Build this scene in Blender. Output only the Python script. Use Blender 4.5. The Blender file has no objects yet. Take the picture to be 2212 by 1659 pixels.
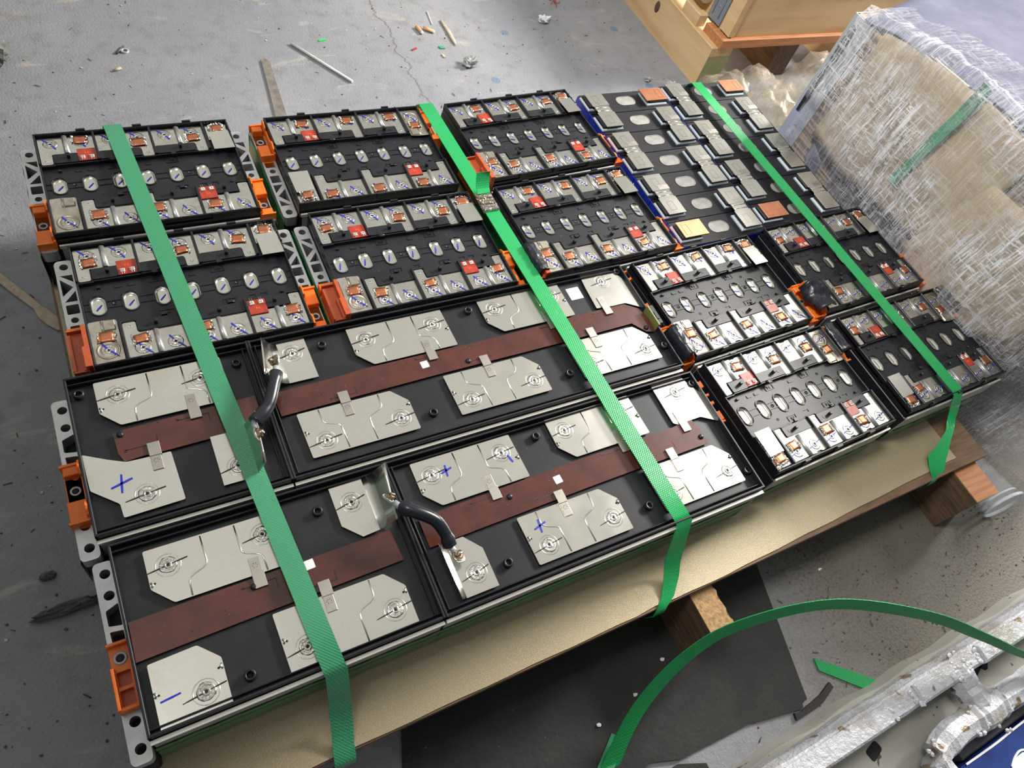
import bpy, bmesh, math, random
from mathutils import Vector, Matrix
random.seed(7)
PI = math.pi
C = bpy.context.scene.collection
sc = bpy.context.scene
H = 0.252                       # height of the module lids above the floor

# ------------------------------------------------------------------ camera
cam_d = bpy.data.cameras.new('camera'); cam = bpy.data.objects.new('camera', cam_d); C.objects.link(cam)
cam_d.sensor_fit = 'HORIZONTAL'; cam_d.sensor_width = 36.0
cam_d.lens = 36.0 * 1570.763 / 2212
cam_d.clip_start = 0.02
Rcv = Matrix(((0.87419708, -0.41893815, 0.2455001), (-0.23728017, -0.80967949, -0.53676553), (0.42364795, 0.41098655, -0.80722516)))
Rb = Matrix((Rcv[0], -Rcv[1], -Rcv[2])).transposed()
cam.matrix_world = Matrix.Translation((0.08540438, -1.14345944, 0.92917049 + H)) @ Rb.to_4x4()
sc.camera = cam

# ------------------------------------------------------------------ light
sc.view_settings.view_transform = 'Standard'; sc.view_settings.look = 'None'
sc.view_settings.gamma = 1.0; sc.view_settings.use_curve_mapping = False
sc.view_settings.exposure = 0.0

w = bpy.data.worlds.new('world'); sc.world = w; w.use_nodes = True
nt = w.node_tree; nt.nodes.clear()
wo = nt.nodes.new('ShaderNodeOutputWorld'); bg = nt.nodes.new('ShaderNodeBackground')
tc = nt.nodes.new('ShaderNodeTexCoord'); dt = nt.nodes.new('ShaderNodeVectorMath'); dt.operation = 'DOT_PRODUCT'
dt.inputs[1].default_value = (.10, .62, .78)
rp = nt.nodes.new('ShaderNodeValToRGB')
nt.links.new(tc.outputs['Generated'], dt.inputs[0]); nt.links.new(dt.outputs['Value'], rp.inputs[0])
rp.color_ramp.elements[0].position = 0.0; rp.color_ramp.elements[0].color = (.15, .155, .16, 1)
rp.color_ramp.elements[1].position = 1.0; rp.color_ramp.elements[1].color = (.66, .65, .60, 1)
e = rp.color_ramp.elements.new(.55); e.color = (.30, .30, .29, 1)
nt.links.new(rp.outputs[0], bg.inputs[0]); bg.inputs[1].default_value = 1.0
nt.links.new(bg.outputs[0], wo.inputs[0])

def area(name, loc, target, sx, sy, power, col):
    d = bpy.data.lights.new(name, 'AREA'); d.shape = 'RECTANGLE'; d.size = sx; d.size_y = sy
    d.energy = power; d.color = col
    o = bpy.data.objects.new(name, d); C.objects.link(o); o.location = loc
    o.rotation_euler = (Vector(target) - Vector(loc)).to_track_quat('-Z', 'Y').to_euler()
    return o
area('low_door_daylight', (5.17, .50, 2.6), (0.9, -0.6, H), 1.6, .8, 600, (1.0, .96, .90))
area('high_window_daylight', (3.57, .31, 3.1), (0.95, -0.75, H), 1.9, 1.2, 12, (1.0, .93, .86))
fill = area('crate_fill_light', (-.23, -.355, 2.75), (1.90, -.10, .3), .6, .6, 19, (1.0, .98, .95)); fill.data.spread = math.radians(72)  # added fill light for the wrapped crate, spread kept off the left floor

# ------------------------------------------------------------------ materials
def nodes_of(name):
    m = bpy.data.materials.new(name); m.use_nodes = True
    return m, m.node_tree, m.node_tree.nodes['Principled BSDF']
def tex(nt, kind, scale, detail=4, rough=.55, dist=0, vec=None, stretch=None):
    n = nt.nodes.new(kind); n.inputs['Scale'].default_value = scale
    if kind == 'ShaderNodeTexNoise':
        n.inputs['Detail'].default_value = detail; n.inputs['Roughness'].default_value = rough; n.inputs['Distortion'].default_value = dist
    t = nt.nodes.new('ShaderNodeTexCoord'); src = t.outputs['Object']
    if stretch:
        mp = nt.nodes.new('ShaderNodeMapping'); mp.inputs['Scale'].default_value = stretch[:3]
        if len(stretch) > 3: mp.inputs['Rotation'].default_value = (0, 0, stretch[3])
        nt.links.new(src, mp.inputs[0]); src = mp.outputs[0]
    nt.links.new(src, n.inputs['Vector'])
    return n
def ramp(nt, src, p0, p1, c0=(0, 0, 0, 1), c1=(1, 1, 1, 1)):
    r = nt.nodes.new('ShaderNodeValToRGB'); e = r.color_ramp.elements
    e[0].position = p0; e[1].position = p1; e[0].color = c0; e[1].color = c1
    nt.links.new(src, r.inputs[0]); return r
def mixc(nt, fac, a, b, mode='MIX'):
    m = nt.nodes.new('ShaderNodeMix'); m.data_type = 'RGBA'; m.blend_type = mode
    for s, v in ((0, fac), (6, a), (7, b)):
        if isinstance(v, (int, float)): m.inputs[s].default_value = v
        elif isinstance(v, tuple): m.inputs[s].default_value = v if len(v) == 4 else (*v, 1)
        else: nt.links.new(v, m.inputs[s])
    return m.outputs[2]
def mat(name, col, rough=.5, metal=0, col2=None, vs=40, vlo=.4, vhi=.65, bump=None, coat=0, alpha=1, trans=0, dust=None, stretch=None, spec=None, rvar=0):
    m, nt, b = nodes_of(name)
    b.inputs['Base Color'].default_value = (*col, 1); b.inputs['Roughness'].default_value = rough; b.inputs['Metallic'].default_value = metal
    b.inputs['Coat Weight'].default_value = coat; b.inputs['Coat Roughness'].default_value = .08
    b.inputs['Alpha'].default_value = alpha; b.inputs['Transmission Weight'].default_value = trans
    if spec is not None: b.inputs['Specular IOR Level'].default_value = spec
    out = None
    if col2:
        n = tex(nt, 'ShaderNodeTexNoise', vs, stretch=stretch); r = ramp(nt, n.outputs[0], vlo, vhi)
        out = mixc(nt, r.outputs[0], col, col2)
        if rvar:
            mr = nt.nodes.new('ShaderNodeMapRange'); mr.inputs[3].default_value = rough; mr.inputs[4].default_value = rough + rvar
            nt.links.new(r.outputs[0], mr.inputs[0]); nt.links.new(mr.outputs[0], b.inputs['Roughness'])
    if dust:
        v = tex(nt, 'ShaderNodeTexNoise', dust[0], 2, .6); r = ramp(nt, v.outputs[0], dust[1], dust[1] + .03)
        out = mixc(nt, r.outputs[0], out if out is not None else col, dust[2])
    if out is not None: nt.links.new(out, b.inputs['Base Color'])
    if bump:
        n = tex(nt, 'ShaderNodeTexNoise', bump[0], 3, .6, stretch=stretch); bp = nt.nodes.new('ShaderNodeBump')
        bp.inputs['Strength'].default_value = bump[1]; bp.inputs['Distance'].default_value = bump[2] if len(bump) > 2 else .001
        nt.links.new(n.outputs[0], bp.inputs['Height']); nt.links.new(bp.outputs[0], b.inputs['Normal'])
    return m

BLK = mat('black_plastic', (.008, .009, .012), .40, bump=(900, .25, .0003), dust=(420, .74, (.10, .10, .10)), col2=(.013, .014, .017), vs=30, spec=.4)
BLKG = mat('satin_black_film', (.008, .008, .010), .48, col2=(.014, .014, .016), vs=20, spec=.25)
DARK = mat('dark_inside', (.006, .006, .007), .7)
NIC = mat('nickel_plate', (.66, .65, .60), .21, 1, col2=(.56, .55, .49), vs=55, bump=(60, .12, .001), rvar=.06)
NICL = mat('smooth_nickel_plate', (.76, .75, .69), .20, 1, col2=(.69, .68, .61), vs=18, bump=(25, .06, .001), rvar=.06)
STN = mat('stained_plate', (.60, .56, .49), .34, 1, col2=(.40, .35, .28), vs=45, bump=(70, .12, .001), rvar=.1)
WELD = mat('weld_metal', (.66, .64, .60), .27, 1, col2=(.42, .40, .37), vs=400, bump=(600, .6, .0006))
SOLD = mat('solder', (.80, .80, .79), .12, 1, bump=(500, .5, .0006))
BURN = mat('burnt_solder', (.20, .15, .10), .35, 1, col2=(.6, .58, .55), vs=250)
COP = mat('copper_foil', (.62, .235, .125), .38, 1, col2=(.50, .19, .10), vs=120, bump=(130, .35, .001))
COPB = mat('copper_busbar', (.80, .36, .21), .34, 1, col2=(.70, .30, .17), vs=35, bump=(80, .08, .001))
ALU = mat('cast_aluminium', (.58, .59, .60), .40, .7, col2=(.52, .53, .54), vs=70, bump=(200, .15, .0005))
LIP = mat('bright_metal_lip', (.72, .70, .65), .35, .5)
DALU = mat('dull_aluminium', (.50, .50, .49), .36, .75, col2=(.42, .42, .41), vs=40)
SIDE = mat('side_sheet', (.40, .395, .38), .42, .25, col2=(.34, .335, .32), vs=20)
STEEL = mat('zinc_steel', (.40, .43, .44), .50, .4, col2=(.42, .45, .47), vs=14, bump=(160, .1, .0005))
BRASS = mat('brassy_bolt', (.70, .58, .42), .22, 1, col2=(.45, .36, .25), vs=200)
ORG = mat('orange_plastic', (.78, .17, .012), .42, col2=(.70, .14, .01), vs=60, bump=(300, .1, .0004))
RORG = mat('red_orange_plastic', (.47, .085, .025), .40, col2=(.42, .075, .025), vs=60, bump=(300, .1, .0004))
PCB = mat('red_film_board', (.40, .040, .018), .32, col2=(.28, .028, .015), vs=90, coat=.15)
CER = mat('ceramic_chip', (.66, .60, .50), .4, col2=(.75, .72, .66), vs=200)
WIRE = mat('tinned_wire', (.85, .84, .82), .2, 1)
FPC = mat('red_brown_flex', (.085, .020, .012), .27, col2=(.055, .014, .010), vs=26, coat=.35, dust=(330, .74, (.30, .18, .14)), bump=(30, .15, .001))
FPCD = mat('flex_slot', (.022, .008, .006), .5)
INKB = mat('blue_marker_ink', (.012, .022, .40), .45)
INKK = mat('black_marker_ink', (.015, .015, .016), .45)
LAB = mat('white_label', (.80, .81, .83), .5)
LABG = mat('label_print', (.25, .25, .27), .6)
TAB = mat('nickel_tab', (.48, .45, .40), .38, 1, col2=(.42, .40, .36), vs=80)
BLUE = mat('blue_wrap', (.012, .030, .30), .30, col2=(.008, .02, .22), vs=40, bump=(60, .25, .001), coat=.3)
GASK = mat('white_gasket', (.55, .62, .68), .22, .3)
VENT = mat('clear_vent_film', (.26, .26, .245), .35, .2, col2=(.34, .335, .31), vs=40)
FILMG = mat('green_film', (.012, .21, .055), .28, col2=(.01, .13, .04), vs=18, coat=.3)
TAPE = mat('black_tape', (.010, .012, .018), .32, bump=(60, .5, .003))
CABLE = mat('black_cable_sleeve', (.012, .014, .02), .28, bump=(120, .12, .001))
GOLD = mat('golden_sheet', (.31, .255, .155), .33, .35, col2=(.43, .365, .24), vs=800, vlo=.45, vhi=.62, bump=(1100, .6, .0006))
CHIP = mat('fibreboard_edge', (.22, .12, .06), .8, col2=(.12, .065, .035), vs=150, bump=(400, .5, .001))
WOOD = mat('pale_pine', (.60, .42, .22), .6, col2=(.46, .29, .13), vs=4, vhi=.75, stretch=(7, .8, 7), bump=(40, .15, .001))
WOODX = mat('pine_along_x', (.58, .41, .22), .6, col2=(.42, .26, .12), vs=4, vlo=.45, vhi=.8, stretch=(.8, 6, 6), bump=(40, .15, .001))
WOODO = mat('orange_pine', (.46, .20, .075), .55, col2=(.36, .14, .05), vs=10, stretch=(1.2, 14, 14))
WOODD = mat('shaded_rough_wood', (.13, .075, .04), .7, col2=(.07, .04, .025), vs=10, stretch=(14, 1.5, 14), bump=(80, .4, .002))  # shade of the stringer sides worked into the wood colour
WOODT = mat('tan_sawn_wood', (.42, .26, .12), .8, col2=(.26, .14, .06), vs=140, bump=(260, .7, .002))
WOODB = mat('brown_plank', (.17, .095, .05), .6, col2=(.10, .055, .03), vs=9, stretch=(1.5, 14, 14), bump=(60, .25, .001))
PLY = mat('layered_plywood', (.40, .29, .18), .7, col2=(.10, .06, .035), vs=9, vlo=.42, vhi=.6, stretch=(1, .6, 22), bump=(40, .5, .002))
CARD = mat('cardboard', (.43, .34, .22), .75, col2=(.37, .28, .175), vs=12, dust=(90, .76, (.2, .14, .09)))
CARDD = mat('dark_cardboard', (.10, .085, .07), .8, col2=(.05, .045, .04), vs=10)
LILAC = mat('pale_lilac_sheet', (.16, .16, .22), .9, col2=(.12, .125, .18), vs=9, bump=(30, .3, .003), spec=.1)
RUB = mat('black_rubber', (.013, .0125, .012), .75, col2=(.021, .020, .018), vs=16, bump=(120, .5, .002), dust=(160, .73, (.11, .10, .085)))
WHITE = mat('white_cast_metal', (.52, .53, .57), .40, .1, col2=(.36, .34, .31), vs=14, vlo=.48, vhi=.68, bump=(90, .8, .004), dust=(22, .62, (.22, .16, .10)))
WHITED = mat('dirty_white_sheet', (.36, .355, .32), .45, col2=(.40, .39, .35), vs=10, dust=(40, .68, (.08, .07, .06)))
NAVY = mat('navy_paint', (.008, .030, .16), .35, col2=(.010, .035, .19), vs=20, coat=.3)
STRAW = mat('pale_wood_stick', (.50, .42, .31), .7, col2=(.40, .32, .22), vs=90, dust=(240, .70, (.12, .08, .05)))
STRAWW = mat('white_plastic_straw', (.72, .72, .70), .4, col2=(.64, .63, .60), vs=60)
FILTER = mat('orange_filter_paper', (.60, .30, .14), .7, col2=(.66, .38, .20), vs=120)
PAPER = mat('white_paper', (.72, .72, .74), .8)
GREYP = mat('grey_tissue', (.42, .43, .41), .85, col2=(.28, .28, .27), vs=80)
REDB = mat('red_scrap', (.40, .03, .025), .5)
GRN2 = mat('green_chip', (.03, .32, .16), .5)
CEM = mat('grey_cement_lump', (.10, .10, .095), .9, col2=(.055, .055, .053), vs=60, bump=(150, .8, .004))
BROWNP = mat('cut_rag_grey', (.20, .18, .15), .85, col2=(.13, .115, .10), vs=50, bump=(150, .6, .002))

def strap_mat(name, col, alpha, rough=.3):
    m, nt, b = nodes_of(name)
    b.inputs['Base Color'].default_value = (*col, 1); b.inputs['Roughness'].default_value = rough
    b.inputs['Coat Weight'].default_value = .25; b.inputs['Alpha'].default_value = alpha
    v = nt.nodes.new('ShaderNodeTexVoronoi'); v.inputs['Scale'].default_value = 1
    t = nt.nodes.new('ShaderNodeTexCoord'); mp = nt.nodes.new('ShaderNodeMapping')
    mp.inputs['Scale'].default_value = (330, 330, 330); mp.inputs['Rotation'].default_value = (0, 0, .785)
    v.inputs['Randomness'].default_value = 0
    nt.links.new(t.outputs['Object'], mp.inputs[0]); nt.links.new(mp.outputs[0], v.inputs['Vector'])
    bp = nt.nodes.new('ShaderNodeBump'); bp.inputs['Strength'].default_value = .55; bp.inputs['Distance'].default_value = .0012
    nt.links.new(v.outputs[0], bp.inputs['Height']); nt.links.new(bp.outputs[0], b.inputs['Normal'])
    return m
STRAP = strap_mat('green_strap', (.040, .27, .125), 1)
STRAPT = strap_mat('bright_green_strap', (.012, .36, .10), .86)
STRAPD = strap_mat('plain_green_strap', (.010, .26, .070), 1, .5)
for _m in (STRAPD,): _m.node_tree.nodes['Principled BSDF'].inputs['Coat Weight'].default_value = 0; _m.node_tree.nodes['Principled BSDF'].inputs['Specular IOR Level'].default_value = .25

def film_mat(name, base, amount, streak=(1, 1, 1), col=(.80, .82, .86), gl=.16):
    """clear stretch film: see-through, glossy, with milky stretched strands"""
    m = bpy.data.materials.new(name); m.use_nodes = True; nt = m.node_tree; nt.nodes.clear()
    out = nt.nodes.new('ShaderNodeOutputMaterial')
    tr = nt.nodes.new('ShaderNodeBsdfTransparent'); tr.inputs[0].default_value = (.97, .97, .97, 1)
    pr = nt.nodes.new('ShaderNodeBsdfPrincipled'); pr.inputs['Base Color'].default_value = (*col, 1); pr.inputs['Roughness'].default_value = gl
    n1 = tex(nt, 'ShaderNodeTexNoise', 1, 6, .75, 1.6, stretch=(90 * streak[0], 9 * streak[1], 130 * streak[2]))
    n2 = tex(nt, 'ShaderNodeTexNoise', 1, 6, .75, 1.6, stretch=(9 * streak[0], 150 * streak[1], 11 * streak[2]))
    n3 = tex(nt, 'ShaderNodeTexNoise', 5, 3, .5)
    r1 = ramp(nt, n1.outputs[0], .50, .63); r2 = ramp(nt, n2.outputs[0], .47, .60); r3 = ramp(nt, n3.outputs[0], .34, .56)
    mx = nt.nodes.new('ShaderNodeMath'); mx.operation = 'MAXIMUM'; nt.links.new(r1.outputs[0], mx.inputs[0]); nt.links.new(r2.outputs[0], mx.inputs[1])
    mu = nt.nodes.new('ShaderNodeMath'); mu.operation = 'MULTIPLY_ADD'; nt.links.new(r3.outputs[0], mu.inputs[0]); mu.inputs[1].default_value = .8; mu.inputs[2].default_value = .22
    m2 = nt.nodes.new('ShaderNodeMath'); m2.operation = 'MULTIPLY'; nt.links.new(mx.outputs[0], m2.inputs[0]); nt.links.new(mu.outputs[0], m2.inputs[1])
    fa = nt.nodes.new('ShaderNodeMath'); fa.operation = 'MULTIPLY_ADD'; nt.links.new(m2.outputs[0], fa.inputs[0]); fa.inputs[1].default_value = amount; fa.inputs[2].default_value = base
    mix = nt.nodes.new('ShaderNodeMixShader')
    bp = nt.nodes.new('ShaderNodeBump'); bp.inputs['Strength'].default_value = .9; bp.inputs['Distance'].default_value = .006
    nb = tex(nt, 'ShaderNodeTexNoise', 26, 6, .65, .8)
    nt.links.new(nb.outputs[0], bp.inputs['Height']); nt.links.new(bp.outputs[0], pr.inputs['Normal'])
    nt.links.new(fa.outputs[0], mix.inputs[0]); nt.links.new(tr.outputs[0], mix.inputs[1]); nt.links.new(pr.outputs[0], mix.inputs[2])
    nt.links.new(mix.outputs[0], out.inputs[0])
    return m
FILM = film_mat('stretch_film', .10, .92, col=(.62, .63, .67))
FILMT = film_mat('dimmed_top_film', .04, .36, col=(.44, .45, .50), gl=.55)  # same film, colour toned down on top to offset the strong light
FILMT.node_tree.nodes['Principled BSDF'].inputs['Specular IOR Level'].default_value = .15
FILMC = film_mat('crumpled_clear_film', .20, .30, (.5, .5, .5), (.46, .40, .31), gl=.10)
CUPM = film_mat('clear_cup_plastic', .07, .10, (.3, .3, .3), (.75, .80, .88), .06)
CUPR = film_mat('cup_rim_plastic', .55, .2, (.3, .3, .3), (.75, .80, .88), .06)

def floor_mat():
    m, nt, b = nodes_of('concrete_floor')
    n1 = tex(nt, 'ShaderNodeTexNoise', 2.2, 6, .6); n2 = tex(nt, 'ShaderNodeTexNoise', 22, 5, .65); n3 = tex(nt, 'ShaderNodeTexNoise', 190, 3, .6)
    c = mixc(nt, ramp(nt, n1.outputs[0], .35, .68).outputs[0], (.215, .222, .245), (.27, .273, .285))
    c = mixc(nt, ramp(nt, n2.outputs[0], .50, .75).outputs[0], c, (.18, .178, .18))
    c = mixc(nt, ramp(nt, n3.outputs[0], .66, .74).outputs[0], c, (.10, .095, .09))
    n4 = tex(nt, 'ShaderNodeTexNoise', 260, 2, .5); c = mixc(nt, ramp(nt, n4.outputs[0], .72, .78).outputs[0], c, (.48, .48, .48))
    # pale scuffs near the back left
    n5 = tex(nt, 'ShaderNodeTexNoise', 6, 6, .6, 1.0, stretch=(1, 3, 1, .5)); c = mixc(nt, ramp(nt, n5.outputs[0], .60, .72).outputs[0], c, (.36, .34, .31))
    # blue paint drips
    geo = nt.nodes.new('ShaderNodeTexCoord'); s = nt.nodes.new('ShaderNodeSeparateXYZ'); nt.links.new(geo.outputs['Object'], s.inputs[0])
    v = tex(nt, 'ShaderNodeTexVoronoi', 9); rv = ramp(nt, v.outputs['Distance'], .11, .14, (1, 1, 1, 1), (0, 0, 0, 1))
    msk = nt.nodes.new('ShaderNodeMapRange'); msk.inputs[1].default_value = .85; msk.inputs[2].default_value = 1.05; nt.links.new(s.outputs['X'], msk.inputs[0])
    mk2 = nt.nodes.new('ShaderNodeMath'); mk2.operation = 'MULTIPLY'; nt.links.new(msk.outputs[0], mk2.inputs[0]); nt.links.new(rv.outputs[0], mk2.inputs[1])
    mk3 = nt.nodes.new('ShaderNodeMath'); mk3.operation = 'MULTIPLY'; mk3.inputs[1].default_value = .75; nt.links.new(mk2.outputs[0], mk3.inputs[0])
    c = mixc(nt, mk3.outputs[0], c, (.09, .16, .26))
    # hairline crack running back from the stack
    nn = tex(nt, 'ShaderNodeTexNoise', 9, 6, .7, stretch=(0, 1, 0))
    a1 = nt.nodes.new('ShaderNodeMath'); a1.operation = 'MULTIPLY_ADD'; nt.links.new(nn.outputs[0], a1.inputs[0]); a1.inputs[1].default_value = .11; nt.links.new(s.outputs['X'], a1.inputs[2])
    a2 = nt.nodes.new('ShaderNodeMath'); a2.operation = 'SUBTRACT'; nt.links.new(a1.outputs[0], a2.inputs[0]); a2.inputs[1].default_value = .92
    a3 = nt.nodes.new('ShaderNodeMath'); a3.operation = 'ABSOLUTE'; nt.links.new(a2.outputs[0], a3.inputs[0])
    rc = ramp(nt, a3.outputs[0], .0008, .0024, (1, 1, 1, 1), (0, 0, 0, 1)); my = ramp(nt, s.outputs['Y'], .05, .12)
    ml = nt.nodes.new('ShaderNodeMath'); ml.operation = 'MULTIPLY'; nt.links.new(rc.outputs[0], ml.inputs[0]); nt.links.new(my.outputs[0], ml.inputs[1])
    c = mixc(nt, ml.outputs[0], c, (.12, .11, .10))
    # worn brown dirt in front on the right
    dx = nt.nodes.new('ShaderNodeMapRange'); dx.inputs[1].default_value = .80; dx.inputs[2].default_value = 1.15; nt.links.new(s.outputs['X'], dx.inputs[0])
    dy = nt.nodes.new('ShaderNodeMapRange'); dy.inputs[1].default_value = -.86; dy.inputs[2].default_value = -1.02; nt.links.new(s.outputs['Y'], dy.inputs[0])
    dm = nt.nodes.new('ShaderNodeMath'); dm.operation = 'MULTIPLY'; nt.links.new(dx.outputs[0], dm.inputs[0]); nt.links.new(dy.outputs[0], dm.inputs[1])
    c = mixc(nt, dm.outputs[0], c, (.105, .095, .076))
    nd = tex(nt, 'ShaderNodeTexNoise', 7, 4, .6); nf = tex(nt, 'ShaderNodeTexNoise', 150, 6, .85)
    d2 = nt.nodes.new('ShaderNodeMath'); d2.operation = 'MULTIPLY'; nt.links.new(ramp(nt, nd.outputs[0], .38, .56).outputs[0], d2.inputs[0]); nt.links.new(ramp(nt, nf.outputs[0], .50, .60).outputs[0], d2.inputs[1])
    d3 = nt.nodes.new('ShaderNodeMath'); d3.operation = 'MULTIPLY'; nt.links.new(d2.outputs[0], d3.inputs[0]); nt.links.new(dm.outputs[0], d3.inputs[1])
    c = mixc(nt, d3.outputs[0], c, (.045, .036, .028))
    nt.links.new(c, b.inputs['Base Color']); b.inputs['Roughness'].default_value = .62
    bp = nt.nodes.new('ShaderNodeBump'); bp.inputs['Strength'].default_value = .5; bp.inputs['Distance'].default_value = .003
    nt.links.new(n3.outputs[0], bp.inputs['Height']); nt.links.new(bp.outputs[0], b.inputs['Normal'])
    return m

# ------------------------------------------------------------------ mesh helpers
class G:
    def __init__(s, *mats): s.b = bmesh.new(); s.m = list(mats); s.i = 0
    def use(s, m):
        if m not in s.m: s.m.append(m)
        s.i = s.m.index(m); return s
    def face(s, vs, smooth=False):
        try: f = s.b.faces.new(vs)
        except ValueError: return None
        f.material_index = s.i; f.smooth = smooth; return f
    def v(s, p): return s.b.verts.new(p)
    def box(s, x0, y0, z0, x1, y1, z1, M=None):
        x0, x1 = sorted((x0, x1)); y0, y1 = sorted((y0, y1)); z0, z1 = sorted((z0, z1))
        P = [(x, y, z) for z in (z0, z1) for y in (y0, y1) for x in (x0, x1)]
        if M is not None: P = [M @ Vector(p) for p in P]
        V = [s.v(p) for p in P]
        for q in ((0, 2, 3, 1), (4, 5, 7, 6), (0, 1, 5, 4), (2, 6, 7, 3), (0, 4, 6, 2), (1, 3, 7, 5)): s.face([V[k] for k in q])
        return s
    def bev(s, x0, y0, z0, x1, y1, z1, r=.001, M=None):
        """box with chamfered top edges"""
        x0, x1 = sorted((x0, x1)); y0, y1 = sorted((y0, y1))
        L = []
        for (d, z) in ((0, z0), (0, z1 - r), (r, z1)):
            L.append([s.v((M @ Vector(p)) if M is not None else p) for p in ((x0 + d, y0 + d, z), (x1 - d, y0 + d, z), (x1 - d, y1 - d, z), (x0 + d, y1 - d, z))])
        for a, b in zip(L, L[1:]):
            for k in range(4): s.face([a[k], a[(k + 1) % 4], b[(k + 1) % 4], b[k]])
        s.face(L[-1]); s.face(L[0][::-1]); return s
    def prism(s, outer, z0, z1, holes=(), M=None):
        t = bmesh.new(); es = []
        def ccw(l): return l if sum(l[i][0] * l[(i + 1) % len(l)][1] - l[(i + 1) % len(l)][0] * l[i][1] for i in range(len(l))) > 0 else l[::-1]
        loops = [ccw(list(outer))] + [ccw(list(h)) for h in holes]
        if holes:
            for l in loops:
                V = [t.verts.new((p[0], p[1], 0)) for p in l]
                for k in range(len(V)): es.append(t.edges.new((V[k], V[(k + 1) % len(V)])))
            bmesh.ops.triangle_fill(t, use_beauty=True, use_dissolve=False, edges=es)
            bmesh.ops.recalc_face_normals(t, faces=t.faces)
            tris = [[(v.co.x, v.co.y) for v in f.verts] for f in t.faces]
        else: tris = [loops[0]]
        t.free()
        mp = {}
        def get(p, z):
            k = (round(p[0], 6), round(p[1], 6), z)
            if k not in mp: mp[k] = s.v((M @ Vector((p[0], p[1], z))) if M is not None else (p[0], p[1], z))
            return mp[k]
        for tr in tris:
            tr = ccw(tr); s.face([get(p, z1) for p in tr]); s.face([get(p, z0) for p in tr][::-1])
        for li, l in enumerate(loops):
            n = len(l)
            for k in range(n):
                q = [get(l[k], z0), get(l[(k + 1) % n], z0), get(l[(k + 1) % n], z1), get(l[k], z1)]
                s.face(q if li == 0 else q[::-1])
        return s
    def tube(s, pts, r, n=8, caps=True, flat=1.0, M=None):
        P = [Vector(p) for p in pts]
        rr = r if isinstance(r, (list, tuple)) else [r] * len(P)
        rings = []; up = Vector((0, 0, 1))
        for i, p in enumerate(P):
            d = (P[min(i + 1, len(P) - 1)] - P[max(i - 1, 0)]).normalized()
            a = up.cross(d)
            if a.length < 1e-4: a = Vector((1, 0, 0)).cross(d)
            a.normalize(); b = d.cross(a)
            ring = []
            for k in range(n):
                t = 2 * PI * k / n; q = p + a * math.cos(t) * rr[i] + b * math.sin(t) * rr[i] * flat
                ring.append(s.v((M @ q) if M is not None else q))
            rings.append(ring)
        for a, b in zip(rings, rings[1:]):
            for k in range(n): s.face([a[k], a[(k + 1) % n], b[(k + 1) % n], b[k]], True)
        if caps: s.face(rings[0][::-1]); s.face(rings[-1])
        return s
    def lathe(s, prof, c=(0, 0, 0), n=20, M=None, cap=True, jit=0):
        rings = []
        for r, z in prof:
            ring = []
            for k in range(n):
                rj = r * (1 + (random.random() - .5) * jit); t = 2 * PI * k / n
                p = Vector((c[0] + rj * math.cos(t), c[1] + rj * math.sin(t), c[2] + z + (random.random() - .5) * jit * .004))
                ring.append(s.v((M @ p) if M is not None else p))
            rings.append(ring)
        for a, b in zip(rings, rings[1:]):
            for k in range(n): s.face([a[k], a[(k + 1) % n], b[(k + 1) % n], b[k]], True)
        if cap: s.face(rings[-1], True); s.face(rings[0][::-1])
        return s
    def ribbon(s, pts, th=.0012, smooth=True):
        """pts: (centre, half-width vector) pairs"""
        L = []
        P = [(Vector(a), Vector(b)) for a, b in pts]
        for i, (c, h) in enumerate(P):
            d = (P[min(i + 1, len(P) - 1)][0] - P[max(i - 1, 0)][0]).normalized()
            nrm = d.cross(h).normalized() * th * .5
            q = [c - h + nrm, c + h + nrm, c + h - nrm, c - h - nrm]
            L.append([[s.v(q[k]), s.v(q[(k + 1) % 4])] for k in range(4)])
        for a, b in zip(L, L[1:]):
            for k in range(4): s.face([a[k][0], b[k][0], b[k][1], a[k][1]], smooth and k in (0, 2))
        s.face([L[0][k][0] for k in (3, 2, 1, 0)]); s.face([L[-1][k][0] for k in range(4)]); return s
    def blob(s, c, rx, ry, rz, sub=2, jit=.25, seed=0):
        t = bmesh.new(); bmesh.ops.create_icosphere(t, subdivisions=sub, radius=1); rnd = random.Random(seed)
        mp = {}
        for vv in t.verts:
            k = 1 + (rnd.random() - .5) * 2 * jit; mp[vv.index] = s.v((c[0] + vv.co.x * rx * k, c[1] + vv.co.y * ry * k, c[2] + vv.co.z * rz * k))
        t.verts.ensure_lookup_table()
        for f in t.faces: s.face([mp[vv.index] for vv in f.verts], jit < .2)
        t.free(); return s
    def stroke(s, a, b, wdt, z, taper=.45):
        a = Vector((a[0], a[1])); b = Vector((b[0], b[1])); d = (b - a).normalized(); n = Vector((-d.y, d.x)) * wdt * .5
        pts = [a + n * taper, a - n * taper, (a + b) / 2 - n + d * .001, b - n * .8, b + n * .8, (a + b) / 2 + n]
        return s.prism([(p.x, p.y) for p in pts], z - .0001, z + .00012)
    def mesh(s, name):
        bmesh.ops.recalc_face_normals(s.b, faces=s.b.faces)
        me = bpy.data.meshes.new(name); s.b.to_mesh(me); s.b.free()
        for m in s.m: me.materials.append(m)
        return me
def obj(name, me, parent=None, loc=(0, 0, 0), rz=0):
    if isinstance(me, G): me = me.mesh(name)
    o = bpy.data.objects.new(name, me); C.objects.link(o); o.location = loc; o.rotation_euler = (0, 0, rz)
    if parent: o.parent = parent
    return o
CACHE = {}
def cached(key, fn):
    if key not in CACHE: CACHE[key] = fn().mesh(key)
    return CACHE[key]
def tag(o, label, cat, group=None, kind=None):
    o['label'] = label; o['category'] = cat
    if group: o['group'] = group
    if kind: o['kind'] = kind
    return o
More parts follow.
